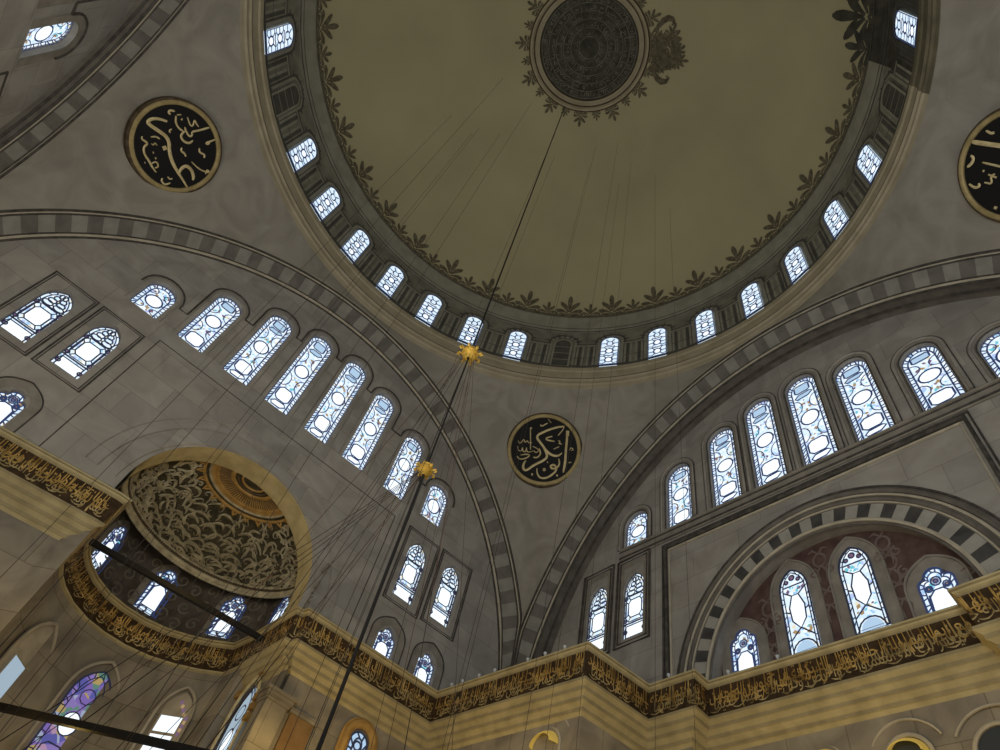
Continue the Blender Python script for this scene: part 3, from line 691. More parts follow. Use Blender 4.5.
# ------------------------------------------------------------------ windows
ORD=['first','second','third','fourth','fifth','sixth','seventh','eighth','ninth']
proto=make_window('window_proto',.90,2.72,'round','drum','glassd','lead',lw=.07); first=True
for k in list(range(1,8))+[9]+[-q for q in range(1,8)]+[-9]:
    th=PI/4+k*2*PI/32; e=proto if first else copy_tree(proto); first=False
    if k in(9,-9): lab='round-arched drum window beyond the blind panel at the far %s end of the dome ring'%('left' if k>0 else 'right, in the dark uncleaned strip')
    else: lab='round-arched drum window under the dome, %s to the %s of the blind panel above the central roundel'%(ORD[abs(k)-1],'left' if k>0 else 'right')
    place_win(e,(12.63*math.cos(th),12.63*math.sin(th),ZR+.02),th-HP,lab,'drum windows under the dome')
for k,w in((0,'above the central roundel'),(8,'on the left side of the dome ring'),(-8,'on the right side of the dome ring')):
    th=PI/4+k*2*PI/32; mb=MB(); o=outline(.9,2.5,'round'); mb.poly([(u,.0,z) for u,z in o],0); mb.ribbon(o,.1,1,-.03,closed=True)
    for z in(.6,1.2,1.8): mb.ribbon([(-.4,z),(.4,z)],.05,1,-.02)
    e=mb.build('blind_window',['drumdk','drumlt'],None,(12.63*math.cos(th),12.63*math.sin(th),ZR+.02),th-HP); tag(e,'dark blind arched panel between drum windows, '+w,'blind window','blind panels in the drum','structure')
rg=random.Random(4)
for i,(c,t) in enumerate(zip(LC,LT)):
    z=Lsill(c); e=make_window('w',lw,t-z,'round','tall',rng=rg,lw=.052)
    place_win(e,(c,WL+.22,z),0,'stained-glass window in the arched row of the left wall, %s from the left'%ORD[i],'arched row of the left wall')
for i,(c,z,t) in enumerate(Lpair):
    e=make_window('w',.95,t-z,'pointed','pair','glass','leadk',rng=rg,lw=.04)
    place_win(e,(c,WL+.16,z),0,'pointed window with a square lower pane, %s of the pair %s the gilded half dome'%('left' if i%2==0 else 'right','left of' if i<2 else 'right of'),'framed pointed windows of the left wall')
for i,(c,z,t) in enumerate(Llow):
    if i==0: continue
    e=make_window('w',.80,t-z,'lobed','lobed','glass','lead',rng=rg,lw=.04)
    place_win(e,(c,WL+.16,z),0,['','small lobed window just above the frieze at the far left edge','small lobed window above the frieze, left one below the right pointed pair','small lobed window above the frieze, nearest the inner corner'][i],'small lobed windows of the left wall')
for i,(y,t) in enumerate(zip(RC,RT)):
    z=Rsill(y); e=make_window('w',RWD,t-z,'round','tall',rng=rg,lw=.055)
    place_win(e,(WR+.16,y,z),-HP,'stained-glass window in the deep arched row of the right wall, %s from the left'%ORD[i],'arched row of the right wall')
for i,(y,z,t) in enumerate(Rpair):
    e=make_window('w',1.04,t-z,'pointed','pair','glass','leadk',rng=rg,lw=.045)
    place_win(e,(WR+.12,y,z),-HP,'pointed window in a dark moulded panel of the right wall, %s of two'%('left' if i==0 else 'right'),'framed pointed windows of the right wall')
for i,(y,z,t,w,k) in enumerate(NWIN):
    e=make_window('w',w,t-z,'pointed' if k=='niche' else 'lobed',k,'glass','leadk' if k=='niche' else 'lead',rng=rg,lw=.04)
    place_win(e,(NB-.06,y,z),-HP,['small lobed window at the left end of the red niche','tall blue-edged window in the red niche, left of the two tall ones','tall blue-edged window in the red niche, right of the two tall ones','small lobed window at the right end of the red niche'][i],'windows of the red niche')
for i,(y,t) in enumerate(zip(BC,BT)):
    z=Bsill(y); e=make_window('w',1.06,t-z,'round','tall',rng=rg,lw=.046)
    place_win(e,(-WB-.22,y,z),HP,['arched window inside a dark moulding in the top left corner','arched window cut by the top edge, beyond the top left one'][i],'arched windows of the far left wall')
# upper apse windows
def ap_at(q,d):
    # point on apse wall offset d at plan direction through arc length q
    P=[offp(i,d) for i in range(A0,A1+1)]; L=[0]
    for i in range(1,len(P)): L.append(L[-1]+math.dist(P[i],P[i-1]))
    for i in range(1,len(P)):
        if q<=L[i]:
            f=(q-L[i-1])/(L[i]-L[i-1]); a,b=P[i-1],P[i]
            return (a[0]+(b[0]-a[0])*f,a[1]+(b[1]-a[1])*f),math.atan2(b[1]-a[1],b[0]-a[0])
def nearest(px,py,d):
    best=None; q=0
    while True:
        r=ap_at(q,d)
        if r is None: break
        dd=math.dist(r[0],(px,py))
        if best is None or dd<best[0]: best=(dd,r)
        q+=.05
    return best[1]
for i,(x,y,z,t) in enumerate(((-1.98,17.6,13.3,15.0),(.36,18.5,13.35,15.1),(2.72,17.3,13.4,15.05),(3.9,15.2,13.3,14.75))):
    (px,py),a=nearest(x,y,.44); e=make_window('w',.86,t-z,'lobed','lobed','glass','lead',rng=rg,lw=.045)
    mb=MB(); mb.ribbon(outline(1.12,t-z+.16,'pointed'),.26,0,.045); mb.build('surround',['surr'],e)
    place_win(e,(px,py,z),a,['lobed window under the half dome, leftmost behind the dark tie bar','lobed window under the half dome, the bright one in the middle','lobed window under the half dome, to the right of the middle one','lobed window hidden at the right side of the apse'][i],'lobed windows under the half dome')
# lower apse windows
def surround(e,w,h,kind,wd,mi='plain',d=.0):
    mb=MB(); o=outline(w,h,kind,12); mb.tube([(u,-.04+d,z) for u,z in o],wd,0,6); mb.build('surround',[mi],e)
(px,py),a=nearest(-1.88,17.6,.19); e=empty('w'); mb=MB(); mb.poly([(u,.02,z) for u,z in outline(1.0,3.0,'rect')]); mb.build('pane',['sky'],e)
mb=MB(); mb.ribbon(outline(1.06,3.03,'rect'),.08,0,-.01); mb.build('frame',['plain'],e); surround(e,1.75,4.35,'pointed',.06); mb=MB(); mb.poly([(u,.035,z) for u,z in outline(1.75,4.35,'pointed')]); mb.build('reveal',['plain'],e)
place_win(e,(px,py,6.85),a,'plain blue-grey window in a pointed stone recess at the lower left edge','lower windows of the apse')
(px,py),a=nearest(.47,18.4,.19); e=make_window('w',1.15,4.2,'pointed','multi','multi','leadk',rng=rg,lw=.035); surround(e,1.55,4.55,'pointed',.05)
place_win(e,(px,py,6.8),a,'violet and amber stained-glass window in the lower apse','lower windows of the apse')
(px,py),a=nearest(2.8,17.0,.19); e=empty('w'); mb=MB(); mb.poly([(u,.02,z) for u,z in outline(.8,3.5,'rect')],0); mb.poly([(u,.03,z) for u,z in outline(1.2,4.3,'pointed')],1)
for k in range(9):
    z=3.0+k*.12; x=.5 if k<5 else .35-.1*(k-5); mb.box(x-.04,x+.04,-.02,.02,z-.05,z+.05,2 if k%2 else 3)
mb.build('pane',['clear','plain','amber','plum'],e); mb=MB(); mb.ribbon(outline(.84,3.52,'rect'),.07,0,0); mb.ribbon([(-.4,2.95),(.4,2.95)],.09,0,0); mb.build('frame',['plain'],e); surround(e,1.3,4.45,'pointed',.05)
place_win(e,(px,py,6.9),a,'white-paned window in a pale pointed recess of the lower apse, near its right end','lower windows of the apse')
(px,py),a=nearest(4.0,14.3,.60); e=make_window('w',1.15,4.2,'pointed','multi','sky','leadk',rng=rg,lw=.05); surround(e,1.45,4.5,'pointed',.05,'goldlt')
mb=MB()
for u,z in((.85,3.6),(.85,3.3),(.85,3.0),(-.78,4.1),(-.2,4.75),(.3,4.6)): mb.box(u-.14,u+.14,-.12,.02,z-.1,z+.1,0)
mb.build('gilt_bracket',['rose'],e)
place_win(e,(px,py,7.0),a,'narrow leaded window with gilt trim at the right side of the apse','lower windows of the apse')
# lower windows and niches of the other walls
e=make_window('w',.62,1.9,'round','multi','pale','leadk',rng=rg,lw=.06); mb=MB()
mb.tube([(u,-.06,z) for u,z in outline(.95,2.12,'round')],.13,0,8); mb.tube([(u,-.02,z) for u,z in outline(1.25,2.27,'round')],.05,0,6); mb.build('surround',['rose'],e)
place_win(e,(7.1,12.52,8.95),0,'small arched window in a thick golden frame under the frieze','lower windows')
def lower_niche(x,y,rotz,w,z0,h,label,lit=True):
    e=empty('wall_niche',(x,y,z0),rotz,label,'niche',None,'structure')
    mb=MB(); o=outline(w,h,'round'); mb.poly([(u,-.015,z) for u,z in o],0)
    if lit:
        a=w/2; c=h-a; rows=[]
        for i in range(7):
            f=i/6; rows.append([(a*math.cos(t)*(1-.18*f),-.02-.30*math.sin(PI/2*f),c+a*math.sin(t)*(1-.45*f)) for t in [PI*j/16 for j in range(17)]])
        mb.grid(rows,1)
    mb.tube([(u,-.03,z) for u,z in outline(w+.12,h+.06,'round')],.05,2,6)
    mb.tube([(u,-.02,z) for u,z in arc(0,h-w/2,w*.95,w*.95,R(25),R(150),16)],.03,2,5)
    mb.build('niche_face',['niche','lamp' if lit else 'plain','plain'],e)  # 'lamp' is the hood material with painted glow; no lamp here
lower_niche(10.14,7.48,-HP,.95,8.6,2.55,'small arched niche with painted yellow glow on its hood under the corner pier')
lower_niche(13.62,-.58,-HP,.92,8.2,2.5,'arched niche with a pale hood and dark opening, under the red niche',True)
lower_niche(13.62,1.30,-HP,.70,8.0,2.86,'faint small arched niche left of the pale-hooded one',True)
lower_niche(13.62,-2.45,-HP,1.0,8.2,2.3,'dark arched niche cut by the lower right corner',False)
lower_niche(13.6,3.15,-HP,.8,8.2,2.9,'faint arched niche at the left end of the recessed wall',False)
# ------------------------------------------------------------------ lettering helpers
BASE={'ا':(0xFE8D,2),'ب':(0xFE8F,4),'ة':(0xFE93,2),'ت':(0xFE95,4),'ث':(0xFE99,4),'ج':(0xFE9D,4),'ح':(0xFEA1,4),'خ':(0xFEA5,4),'د':(0xFEA9,2),'ذ':(0xFEAB,2),'ر':(0xFEAD,2),'ز':(0xFEAF,2),'س':(0xFEB1,4),'ش':(0xFEB5,4),'ص':(0xFEB9,4),'ض':(0xFEBD,4),'ط':(0xFEC1,4),'ظ':(0xFEC5,4),'ع':(0xFEC9,4),'غ':(0xFECD,4),'ف':(0xFED1,4),'ق':(0xFED5,4),'ك':(0xFED9,4),'ل':(0xFEDD,4),'م':(0xFEE1,4),'ن':(0xFEE5,4),'ه':(0xFEE9,4),'و':(0xFEED,2),'ى':(0xFEEF,2),'ي':(0xFEF1,4)}
def shape(s):
    out=[]; s=s.replace('لا','\u0001')
    for i,c in enumerate(s):
        pv=s[i-1] if i else ' '; nx=s[i+1] if i+1<len(s) else ' '
        p=pv in BASE and BASE[pv][1]==4
        if c=='\u0001': out.append(chr(0xFEFC if p else 0xFEFB)); continue
        if c not in BASE: out.append(c); continue
        b,n=BASE[c]; j=(nx in BASE or nx=='\u0001') and n==4
        out.append(chr(b+(0 if not p and not j else 1 if p and not j else 2 if not p else 3)))
    return ''.join(reversed(out))
TC={}
def text2d(s):
    if s not in TC:
        cu=bpy.data.curves.new('lettering','FONT'); cu.body=shape(s); cu.resolution_u=2; o=bpy.data.objects.new('lettering',cu); COL.objects.link(o)
        bpy.context.view_layer.update(); me=bpy.data.meshes.new_from_object(o.evaluated_get(bpy.context.evaluated_depsgraph_get()))
        V=[(v.co.x,v.co.y) for v in me.vertices]; F=[tuple(p.vertices) for p in me.polygons]
        x0=min(v[0] for v in V); TC[s]=([(x-x0,y) for x,y in V],F,max(v[0] for v in V)-x0)
        bpy.data.objects.remove(o); bpy.data.curves.remove(cu); bpy.data.meshes.remove(me)
    return TC[s]
VERSES=['انا فتحنا لك فتحا مبينا ليغفر لك الله','ما تقدم من ذنبك وما تاخر ويتم نعمته','عليك ويهديك صراطا مستقيما','وينصرك الله نصرا عزيزا هو الذي','انزل السكينة في قلوب المؤمنين','ليزدادوا ايمانا مع ايمانهم ولله جنود','السماوات والارض وكان الله عليما حكيما']
# ------------------------------------------------------------------ gilded inscription frieze
fz=empty('inscription_frieze',(0,0,0),0,'dark brown frieze with dense gilded Arabic calligraphy running along the cornice','inscription')
mb=MB(); sweep(mb,0,len(E)-1,[(.12,12.82),(.14,12.6),(.19,12.3),(.26,12.04)],0); mb.build('panel',['frieze'],fz)
def fz_path(i0,i1):
    P=[(offp(i,.10),offp(i,.24)) for i in range(i0,i1+1)]; L=[0]
    for i in range(1,len(P)): L.append(L[-1]+math.dist(P[i][0],P[i-1][0]))
    def at(s,z):
        s=max(0,min(L[-1],s)); i=1
        while i<len(P)-1 and s>L[i]: i+=1
        f=(s-L[i-1])/(L[i]-L[i-1]); q=(12.82-z)/.82; o=[]
        for c in(0,1):
            a=P[i-1][0][c]+(P[i][0][c]-P[i-1][0][c])*f; b=P[i-1][1][c]+(P[i][1][c]-P[i-1][1][c])*f; o.append(a+(b-a)*q)
        return (o[0],o[1],z)
    return at,L[-1]
SEG=[(0,2),(3,14),(14,16),(16,20),(20,21),(21,22),(22,24),(24,25),(25,27)]; vi=0; rl=random.Random(9)
for i0,i1 in SEG:
    at,L=fz_path(i0,i1); mb=MB()
    for row,(zb,sc,st) in enumerate(((12.46,.34,.44),(12.22,.32,.44),(12.32,.28,.66))):
        s=.06+row*.15
        while s<L-.12:
            V,F,w=text2d(VERSES[vi%7]); vi+=1; mi=row if row<2 else rl.choice((0,1)); k=sc*rl.uniform(.92,1.05)
            FF=[f for f in F if s+max(V[i][0] for i in f)*k<L-.05]
            if FF: mb.add([at(s+x*k,min(12.80,max(12.11,zb+y*st))) for x,y in V],FF,mi)
            s+=w*k+.08
    n=int(L/.17)
    for q in range(n):   # tall upright strokes and sweeping tails
        s=.08+q*.17+rl.uniform(-.05,.05)
        if s>L-.08: continue
        z0=12.34+rl.uniform(-.08,.1); dx=rl.uniform(-.02,.03)
        if q%3: mb.ribbon([(s,z0),(s+dx,12.60),(s+dx*1.4,12.79)],[.022,.03,.016],0,fn=lambda u,z,h:at(u,z))
        if q%4==0: mb.ribbon([(s+.02+.36*t,12.20-.07*math.sin(PI*t)+.05*t) for t in(0,.25,.5,.75,1)],[.012,.03,.036,.026,.01],1,fn=lambda u,z,h:at(u,z))
        if q%9==3: mb.ribbon([(s+.6*t,12.44+.03*math.sin(PI*t)) for t in(0,.25,.5,.75,1)],[.012,.026,.03,.024,.01],0,fn=lambda u,z,h:at(u,z))
    if mb.f: mb.build('lettering',['gold','goldfz'],fz)
# ------------------------------------------------------------------ roundels
ALI=[
(0.114,(-0.98,-0.06),(-1.15,-0.35),(-1.18,-0.61),(-1.10,-0.77),(-0.96,-0.69),(-0.70,-0.45),(-0.48,-0.26),(-0.23,-0.22),(0.01,-0.31),(0.38,-0.35),(0.78,-0.29),(1.15,-0.18),(1.54,-0.08)),
(0.156,(-0.08,-0.53),(-0.08,-0.38)),
(0.108,(0.99,-0.24),(0.82,-0.13),(0.72,0.13),(0.93,0.29),(1.21,0.29),(1.34,0.22)),
(0.063,(-1.11,0.33),(-0.87,0.23),(-0.65,0.29),(-0.52,0.42)),
(0.054,(-0.98,0.73),(-0.66,0.74),(-0.62,0.84),(-0.85,0.97),(-0.66,1.00),(-0.55,1.05)),
(0.068,(-0.44,1.45),(-0.42,1.01),(-0.43,0.73)),
(0.065,(-0.43,0.73),(-0.27,0.70),(-0.30,0.57),(-0.50,0.52),(-0.66,0.52)),
(0.075,(-0.51,0.47),(-0.39,0.26),(-0.17,0.30),(-0.03,0.49),(-0.11,0.68)),
(0.053,(-1.13,0.37),(-1.11,0.53)),
(0.074,(-0.97,0.48),(-0.92,0.52)),
(0.073,(-1.27,0.33),(-1.34,0.19),(-1.29,0.09),(-1.19,0.14)),
(0.052,(-0.68,0.03),(-0.65,-0.09),(-0.56,-0.07)),
(0.069,(0.05,1.54),(0.08,1.29),(0.10,1.14),(0.17,1.23),(0.08,1.32)),
(0.065,(0.05,0.18),(0.17,0.11),(0.27,0.22),(0.41,0.23)),
(0.067,(0.22,0.84),(0.38,0.79),(0.51,0.98),(0.63,0.91)),
(0.055,(0.64,0.38),(0.97,0.57),(1.17,0.81),(1.21,0.97),(1.08,0.89),(1.25,0.78)),
(0.069,(-0.66,-1.10),(-0.57,-1.16),(-0.37,-0.96),(-0.29,-1.18),(-0.04,-1.24),(0.25,-1.15),(0.47,-1.12),(0.71,-1.04)),
(0.051,(0.36,-1.13),(0.31,-0.90),(0.53,-0.87),(0.54,-1.04)),
(0.050,(-0.57,-0.82),(-0.55,-0.61),(-0.43,-0.52)),
(0.040,(-0.35,-0.87),(-0.26,-0.82),(-0.35,-0.73),(-0.23,-0.69)),
(0.071,(-0.02,-0.93),(-0.01,-0.89)),
(0.072,(0.19,-0.92),(0.21,-0.87)),
(0.060,(0.26,-1.34),(0.27,-1.30)),
(0.063,(0.97,-0.88),(1.05,-0.96),(1.24,-0.89),(1.22,-0.66)),
(0.053,(0.96,-0.68),(1.08,-0.64),(1.08,-0.53)),
]
BAKR=[
(0.095,(0.85,1.21),(0.46,1.12),(-0.05,0.88),(-0.47,0.59),(-0.14,0.24),(0.16,-0.11),(0.44,-0.27),(0.71,-0.27),(0.87,-0.10)),
(0.095,(-0.14,0.24),(0.08,-0.07),(0.21,-0.32),(0.10,-0.52),(-0.39,-0.81),(-0.72,-1.14),(-0.89,-1.02),(-0.87,-0.75),(-0.78,-0.64)),
(0.042,(0.85,1.21),(0.81,1.04),(0.60,0.72)),
(0.147,(1.03,1.00),(1.05,0.74)),
(0.094,(1.02,0.79),(1.04,0.62),(1.04,0.08),(1.07,-0.50),(1.02,-1.04)),
(0.083,(0.75,-0.40),(0.82,-0.63),(0.71,-0.86),(0.46,-0.91),(0.39,-0.76),(0.57,-0.69),(0.71,-0.86),(0.63,-1.08),(0.30,-1.37),(-0.01,-1.41),(-0.19,-1.21),(-0.22,-0.95)),
(0.063,(0.34,0.67),(0.04,0.56),(0.08,0.45),(0.47,0.43)),
(0.052,(0.63,0.50),(0.74,0.43),(0.67,0.34),(0.83,0.33)),
(0.042,(0.46,0.05),(0.71,0.19)),
(0.053,(-0.76,1.01),(-0.63,-0.08)),
(0.064,(-0.76,0.98),(-0.68,0.96)),
(0.043,(-1.27,0.29),(-1.20,0.16),(-1.10,0.23),(-1.01,0.43),(-0.94,0.22),(-0.82,0.36),(-0.78,0.23),(-0.59,0.25)),
(0.043,(-1.26,0.02),(-1.21,-0.19),(-1.04,-0.20),(-1.02,0.04),(-0.99,-0.22),(-0.83,-0.21),(-0.84,0.06),(-0.80,-0.23),(-0.57,-0.18),(-0.47,-0.12)),
(0.042,(-0.55,0.09),(-0.32,0.00),(-0.21,-0.09),(-0.35,-0.22),(-0.47,-0.12)),
(0.063,(-0.22,0.01),(-0.11,-0.25),(-0.27,-0.45),(-0.46,-0.44)),
(0.053,(-1.23,-0.46),(-1.10,-0.61),(-0.79,-0.53),(-0.60,-0.35),(-0.82,-0.32),(-1.07,-0.40)),
(0.053,(-0.30,1.19),(-0.24,1.11),(-0.14,1.17),(0.04,1.30)),
(0.032,(0.04,1.50),(0.22,1.32)),
(0.042,(1.20,0.04),(1.26,0.21),(1.40,0.12),(1.30,0.05)),
(0.052,(1.23,-0.54),(1.35,-0.50)),
(0.104,(-0.45,-1.27),(-0.38,-1.26)),
(0.093,(0.72,-1.20),(0.79,-1.19)),
(0.073,(0.22,-0.62),(0.27,-0.61)),
(0.052,(0.07,-0.95),(0.15,-0.92),(0.18,-1.01),(0.10,-1.04),(0.07,-0.95)),
]
THIRD=[
(0.121,(0.58,0.49),(0.61,0.15),(0.69,-0.61)),
(0.085,(0.18,0.37),(0.12,0.25),(-0.04,0.25),(-0.19,0.35)),
(0.074,(-0.67,0.10),(-0.74,-0.12),(-0.64,-0.25),(-0.56,-0.18)),
(0.059,(0.07,-0.06),(0.09,-0.46),(0.10,-0.85)),
(0.070,(0.99,0.18),(0.94,0.00),(1.00,-0.09)),
(0.093,(-1.12,-0.91),(-1.12,-1.01)),
(0.059,(-0.49,-0.34),(-0.47,-0.59),(-0.27,-0.45),(-0.15,-0.56)),
(0.059,(-0.23,-0.37),(-0.25,-0.65)),
(0.071,(-0.17,-0.16),(-0.17,-0.22)),
]
def roundel(name,ctr,rt,up,rad,strokes,shiftv,label,words=None,ss=None):
    ss=ss or shiftv
    ctr=Vector(ctr); rt=Vector(rt).normalized(); up=Vector(up); up=(up-rt*up.dot(rt)).normalized(); n=rt.cross(up)   # n faces the hall
    ctr=ctr+rt*shiftv[0]+up*shiftv[1]
    mw=Matrix(((rt.x,up.x,n.x,ctr.x),(rt.y,up.y,n.y,ctr.y),(rt.z,up.z,n.z,ctr.z),(0,0,0,1)))
    e=bpy.data.objects.new(name,None); COL.objects.link(e); e.matrix_world=mw; tag(e,label,'calligraphy roundel','black calligraphy roundels')
    mb=MB(); c=[(rad*.95*math.cos(2*PI*i/64),rad*.95*math.sin(2*PI*i/64)) for i in range(64)]
    mb.poly([(x,y,.05) for x,y in c],0); mb.grid([[(x,y,.05) for x,y in c],[(x*1.06,y*1.06,-.25) for x,y in c]],0,True); mb.build('board',['black'],e)
    mb=MB(); mb.grid([[(r*math.cos(2*PI*i/64),r*math.sin(2*PI*i/64),h) for i in range(64)] for r,h in((rad*.90,.05),(rad*.905,.10),(rad*.93,.13),(rad*.97,.13),(rad,.09),(rad*1.0,0))],0,True,mfun=lambda i,j:0)
    mb.grid([[(r*math.cos(2*PI*i/64),r*math.sin(2*PI*i/64),h) for i in range(64)] for r,h in((rad,.07),(rad*1.05,.03),(rad*1.055,-.2))],1,True); mb.build('rim',['goldrim','brown'],e)
    mb=MB(); lift=lambda u,z,h:(u,z,.065+h)
    for w,*pts in strokes:
        pts=[(x-ss[0],y-ss[1]) for x,y in pts]
        if len(pts)>2:   # smooth the stroke
            for _ in range(2):
                q=[pts[0]]
                for a,b in zip(pts,pts[1:]): q+=[(a[0]*.75+b[0]*.25,a[1]*.75+b[1]*.25),(a[0]*.25+b[0]*.75,a[1]*.25+b[1]*.75)]
                pts=q+[pts[-1]]
        N=len(pts); ws=[w*1.15*(.55+.45*math.sin(PI*min(.5,(i+.4)/N*1.4))) *(1 if i<N*.75 else max(.35,1-(i-N*.75)/(N*.25)*.6)) for i in range(N)] if N>2 else w
        mb.ribbon(pts,ws,0,fn=lift,raise_=.02)
    for txt,x0,y0,k,ky in words or []:
        V,F,w=text2d(txt); mb.add([(x0+x*k,y0+y*ky,.075) for x,y in V],F,0)
    mb.build('lettering',['goldlt'],e)
roundel('calligraphy_roundel',(-10.13+.22,10.74-.22,24.88),(1,1,0),(.62,-.62,1.3),1.72,ALI,(0,0),'black roundel with one long diagonal gold stroke, upper left')
roundel('calligraphy_roundel',(10.24-.12,10.49-.12,25.27),(1,-1,0),(-.62,-.62,1.3),1.74,BAKR,(0,0),'black roundel with angular gold Arabic script, in the central pendentive')
roundel('calligraphy_roundel',(10.59-.45,-9.55+.45,25.5),(-1,-1,0),(-.62,.62,1.3),1.70,THIRD,(.33,-1.44),'black roundel with gold script, cut off by the right edge',[('عمر',-.75,-.5,.85,.95),('رضي الله عنه',-.6,-1.15,.26,.4)],(.24,-1.0))
# ------------------------------------------------------------------ medallion at the crown of the dome
md=empty('ceiling_medallion',(0,0,43.3),0,'round dark medallion with rings of faint script at the crown of the dome','medallion')
mb=MB(); N=96; sz=lambda r,h:shell_z(r)-h-43.3
mb.grid([[(r*math.cos(2*PI*i/N),r*math.sin(2*PI*i/N),sz(r,.04)) for i in range(N)] for r in(.02,.8,1.6,2.2,2.82)],0,True); mb.build('disc',['old'],md,smooth=True)
mb=MB(); mb.grid([[(r*math.cos(2*PI*i/N),r*math.sin(2*PI*i/N),sz(r,h)) for i in range(N)] for r,h in((2.76,.03),(2.80,.16),(2.90,.20),(2.98,.14),(3.06,.10),(3.14,.13),(3.22,.24),(3.32,.22),(3.40,.10),(3.44,0))],0,True,mfun=lambda i,j:1 if i in(0,4,7) else 0); mb.build('rim',['ring','brown'],md)
mb=MB()
def cring(r,word,k,ky,mi=0):
    s=0; V,F,w=text2d(word); n=max(1,round(2*PI*r/(w*k+.15))); kk=(2*PI*r/n-.12)/w
    for q in range(n):
        pts=[]
        for x,y in V:
            rr=r+y*ky; a=2*PI*q/n+x*kk/r; pts.append((rr*math.cos(a),rr*math.sin(a),sz(rr,.055)))
        mb.add(pts,F,mi)
NOOR='الله نور السماوات والارض مثل نوره كمشكاة'
cring(2.38,NOOR,.42,.42); cring(1.98,'فيها مصباح المصباح في زجاجة',.40,.40); cring(1.55,NOOR,.36,.42); cring(1.12,'الزجاجة كانها كوكب دري',.34,.40); cring(.66,'يوقد من شجرة مباركة',.3,.40)
for r in(2.68,2.30,1.90,1.48,1.05,.58): mb.grid([[(q*math.cos(2*PI*i/N),q*math.sin(2*PI*i/N),sz(q,.05)) for i in range(N)] for q in(r-.018,r+.018)],0,True)
for i in range(48):
    a=2*PI*i/48; mb.ribbon(scroll_pts(0,0,.13,i,1 if i%2 else -1,1.1,8),[.03]*9,0,fn=lambda x,z,h:((2.55+x*.6)*math.cos(a)-z*math.sin(a),(2.55+x*.6)*math.sin(a)+z*math.cos(a),sz(2.55,.055)))
mb.build('lettering',['med'],md)
for k in range(24):
    mb=MB(); th=2*PI*k/24+.1; fn=lambda u,z,h:((3.42+z)*math.cos(th+u/3.6),(3.42+z)*math.sin(th+u/3.6),sz(3.42+z,.02)); palmette(mb,fn,.80 if k%2 else .50,0); mb.build('painted_fleuron',['crest'],md)
# ------------------------------------------------------------------ chandelier cable, hubs, wires, tie bars
CT=Vector((1.248,3.080,42.95)); CBt=Vector((1.790,2.830,4.2)); cat=lambda z:CT.lerp(CBt,(CT.z-z)/(CT.z-CBt.z))
mb=MB(); mb.tube([CT,cat(16.3)],.026,0,6); mb.tube([cat(16.3),cat(11.7)],.022,0,6); mb.tube([cat(11.7),CBt],.032,0,6); tag(mb.build('chandelier_cable',['iron']),'dark chandelier cable hanging from the edge of the crown medallion','cable')
def hub(z,label,s):
    p=cat(z); e=empty('chandelier_hub',p,0,label,'hub','brass hubs on the chandelier cable'); mb=MB()
    mb.grid([[(r*s*math.cos(2*PI*i/14),r*s*math.sin(2*PI*i/14),h*s) for i in range(14)] for r,h in((.05,.26),(.16,.22),(.12,.14),(.26,.06),(.27,-.05),(.14,-.12),(.20,-.2),(.05,-.27))],0,True)
    for k in range(8): 
        a=2*PI*k/8; pts=[(.24*s*math.cos(a),.24*s*math.sin(a),-.02*s),(.36*s*math.cos(a),.36*s*math.sin(a),.04*s),(.40*s*math.cos(a),.40*s*math.sin(a),-.06*s),(.33*s*math.cos(a),.33*s*math.sin(a),-.10*s)]
        mb.tube(pts,.035*s,0,5)
    mb.build('hub_body',['hub'],e); return p
h1=hub(16.1,'upper yellow brass hub on the chandelier cable, below a drum window',.85); h2=hub(11.55,'lower yellow brass hub on the chandelier cable, beside the arched window row',.62)
rw=random.Random(3)
def wire(a,b,r,label,group,mat='wire',cat='wire'):
    mb=MB(); v=Vector(b)-Vector(a); mb.tube([(0,0,0),v*.5,v],r,0,4); return tag(mb.build('suspension_wire',[mat],None,a),label,cat,group)
for k in range(12):
    a=2*PI*k/12+.12; rr_=2.6 if k%2 else 1.7; b=(h1.x+rr_*math.cos(a),h1.y+rr_*math.sin(a),3.6+rw.uniform(-.3,.3))
    wire(h1+Vector((.16*math.cos(a),.16*math.sin(a),-.235)),b,.0055,'thin wire fanning down from the upper brass hub','wires of the upper hub','rwire' if k%5==0 else 'wire')
for k in range(7):
    a=R(100+22*k); b=(h2.x+3.6*math.cos(a),h2.y+3.6*math.sin(a),3.8+rw.uniform(-.3,.3))
    wire(h2+Vector((.13*math.cos(a),.13*math.sin(a),-.18)),b,.0055,'thin wire fanning down from the lower brass hub','wires of the lower hub','rwire' if k%3==0 else 'wire')
for x,y in [(-1.73,7.58),(-3.27,7.54),(-2.46,4.45),(-0.31,4.35),(-1.61,7.15),(-0.48,6.69),(1.94,4.53),(2.79,5.3),(4.69,4.19),(4.94,2.18),(6.17,2.19),(6.53,3.42),(9.24,1.88),(7.52,1.51),(4.17,3.23)]:
    wire((x,y,shell_z(math.hypot(x,y))-.02),(x,y,3.5),.006,'thin plumb lamp wire hanging straight from the dome','plumb lamp wires')
def bar(a,b,w,h,label):
    a,b=Vector(a),Vector(b); d=b-a; L=d.length; mb=MB(); mb.box(0,L,-w/2,w/2,-h/2,h/2,0)
    o=mb.build('tie_bar',['iron']); o.location=a; o.rotation_euler=(0,-math.asin(d.z/L),math.atan2(d.y,d.x)); return tag(o,label,'tie bar')
bar((-2.58,14.70,12.5),(3.40,14.15,12.5),.14,.16,'dark iron tie bar crossing the apse in front of the windows under the half dome')
bar((-2.55,16.25,8.05),(3.5,11.17,8.10),.16,.17,'dark iron bar crossing low in front of the violet window, bottom left')
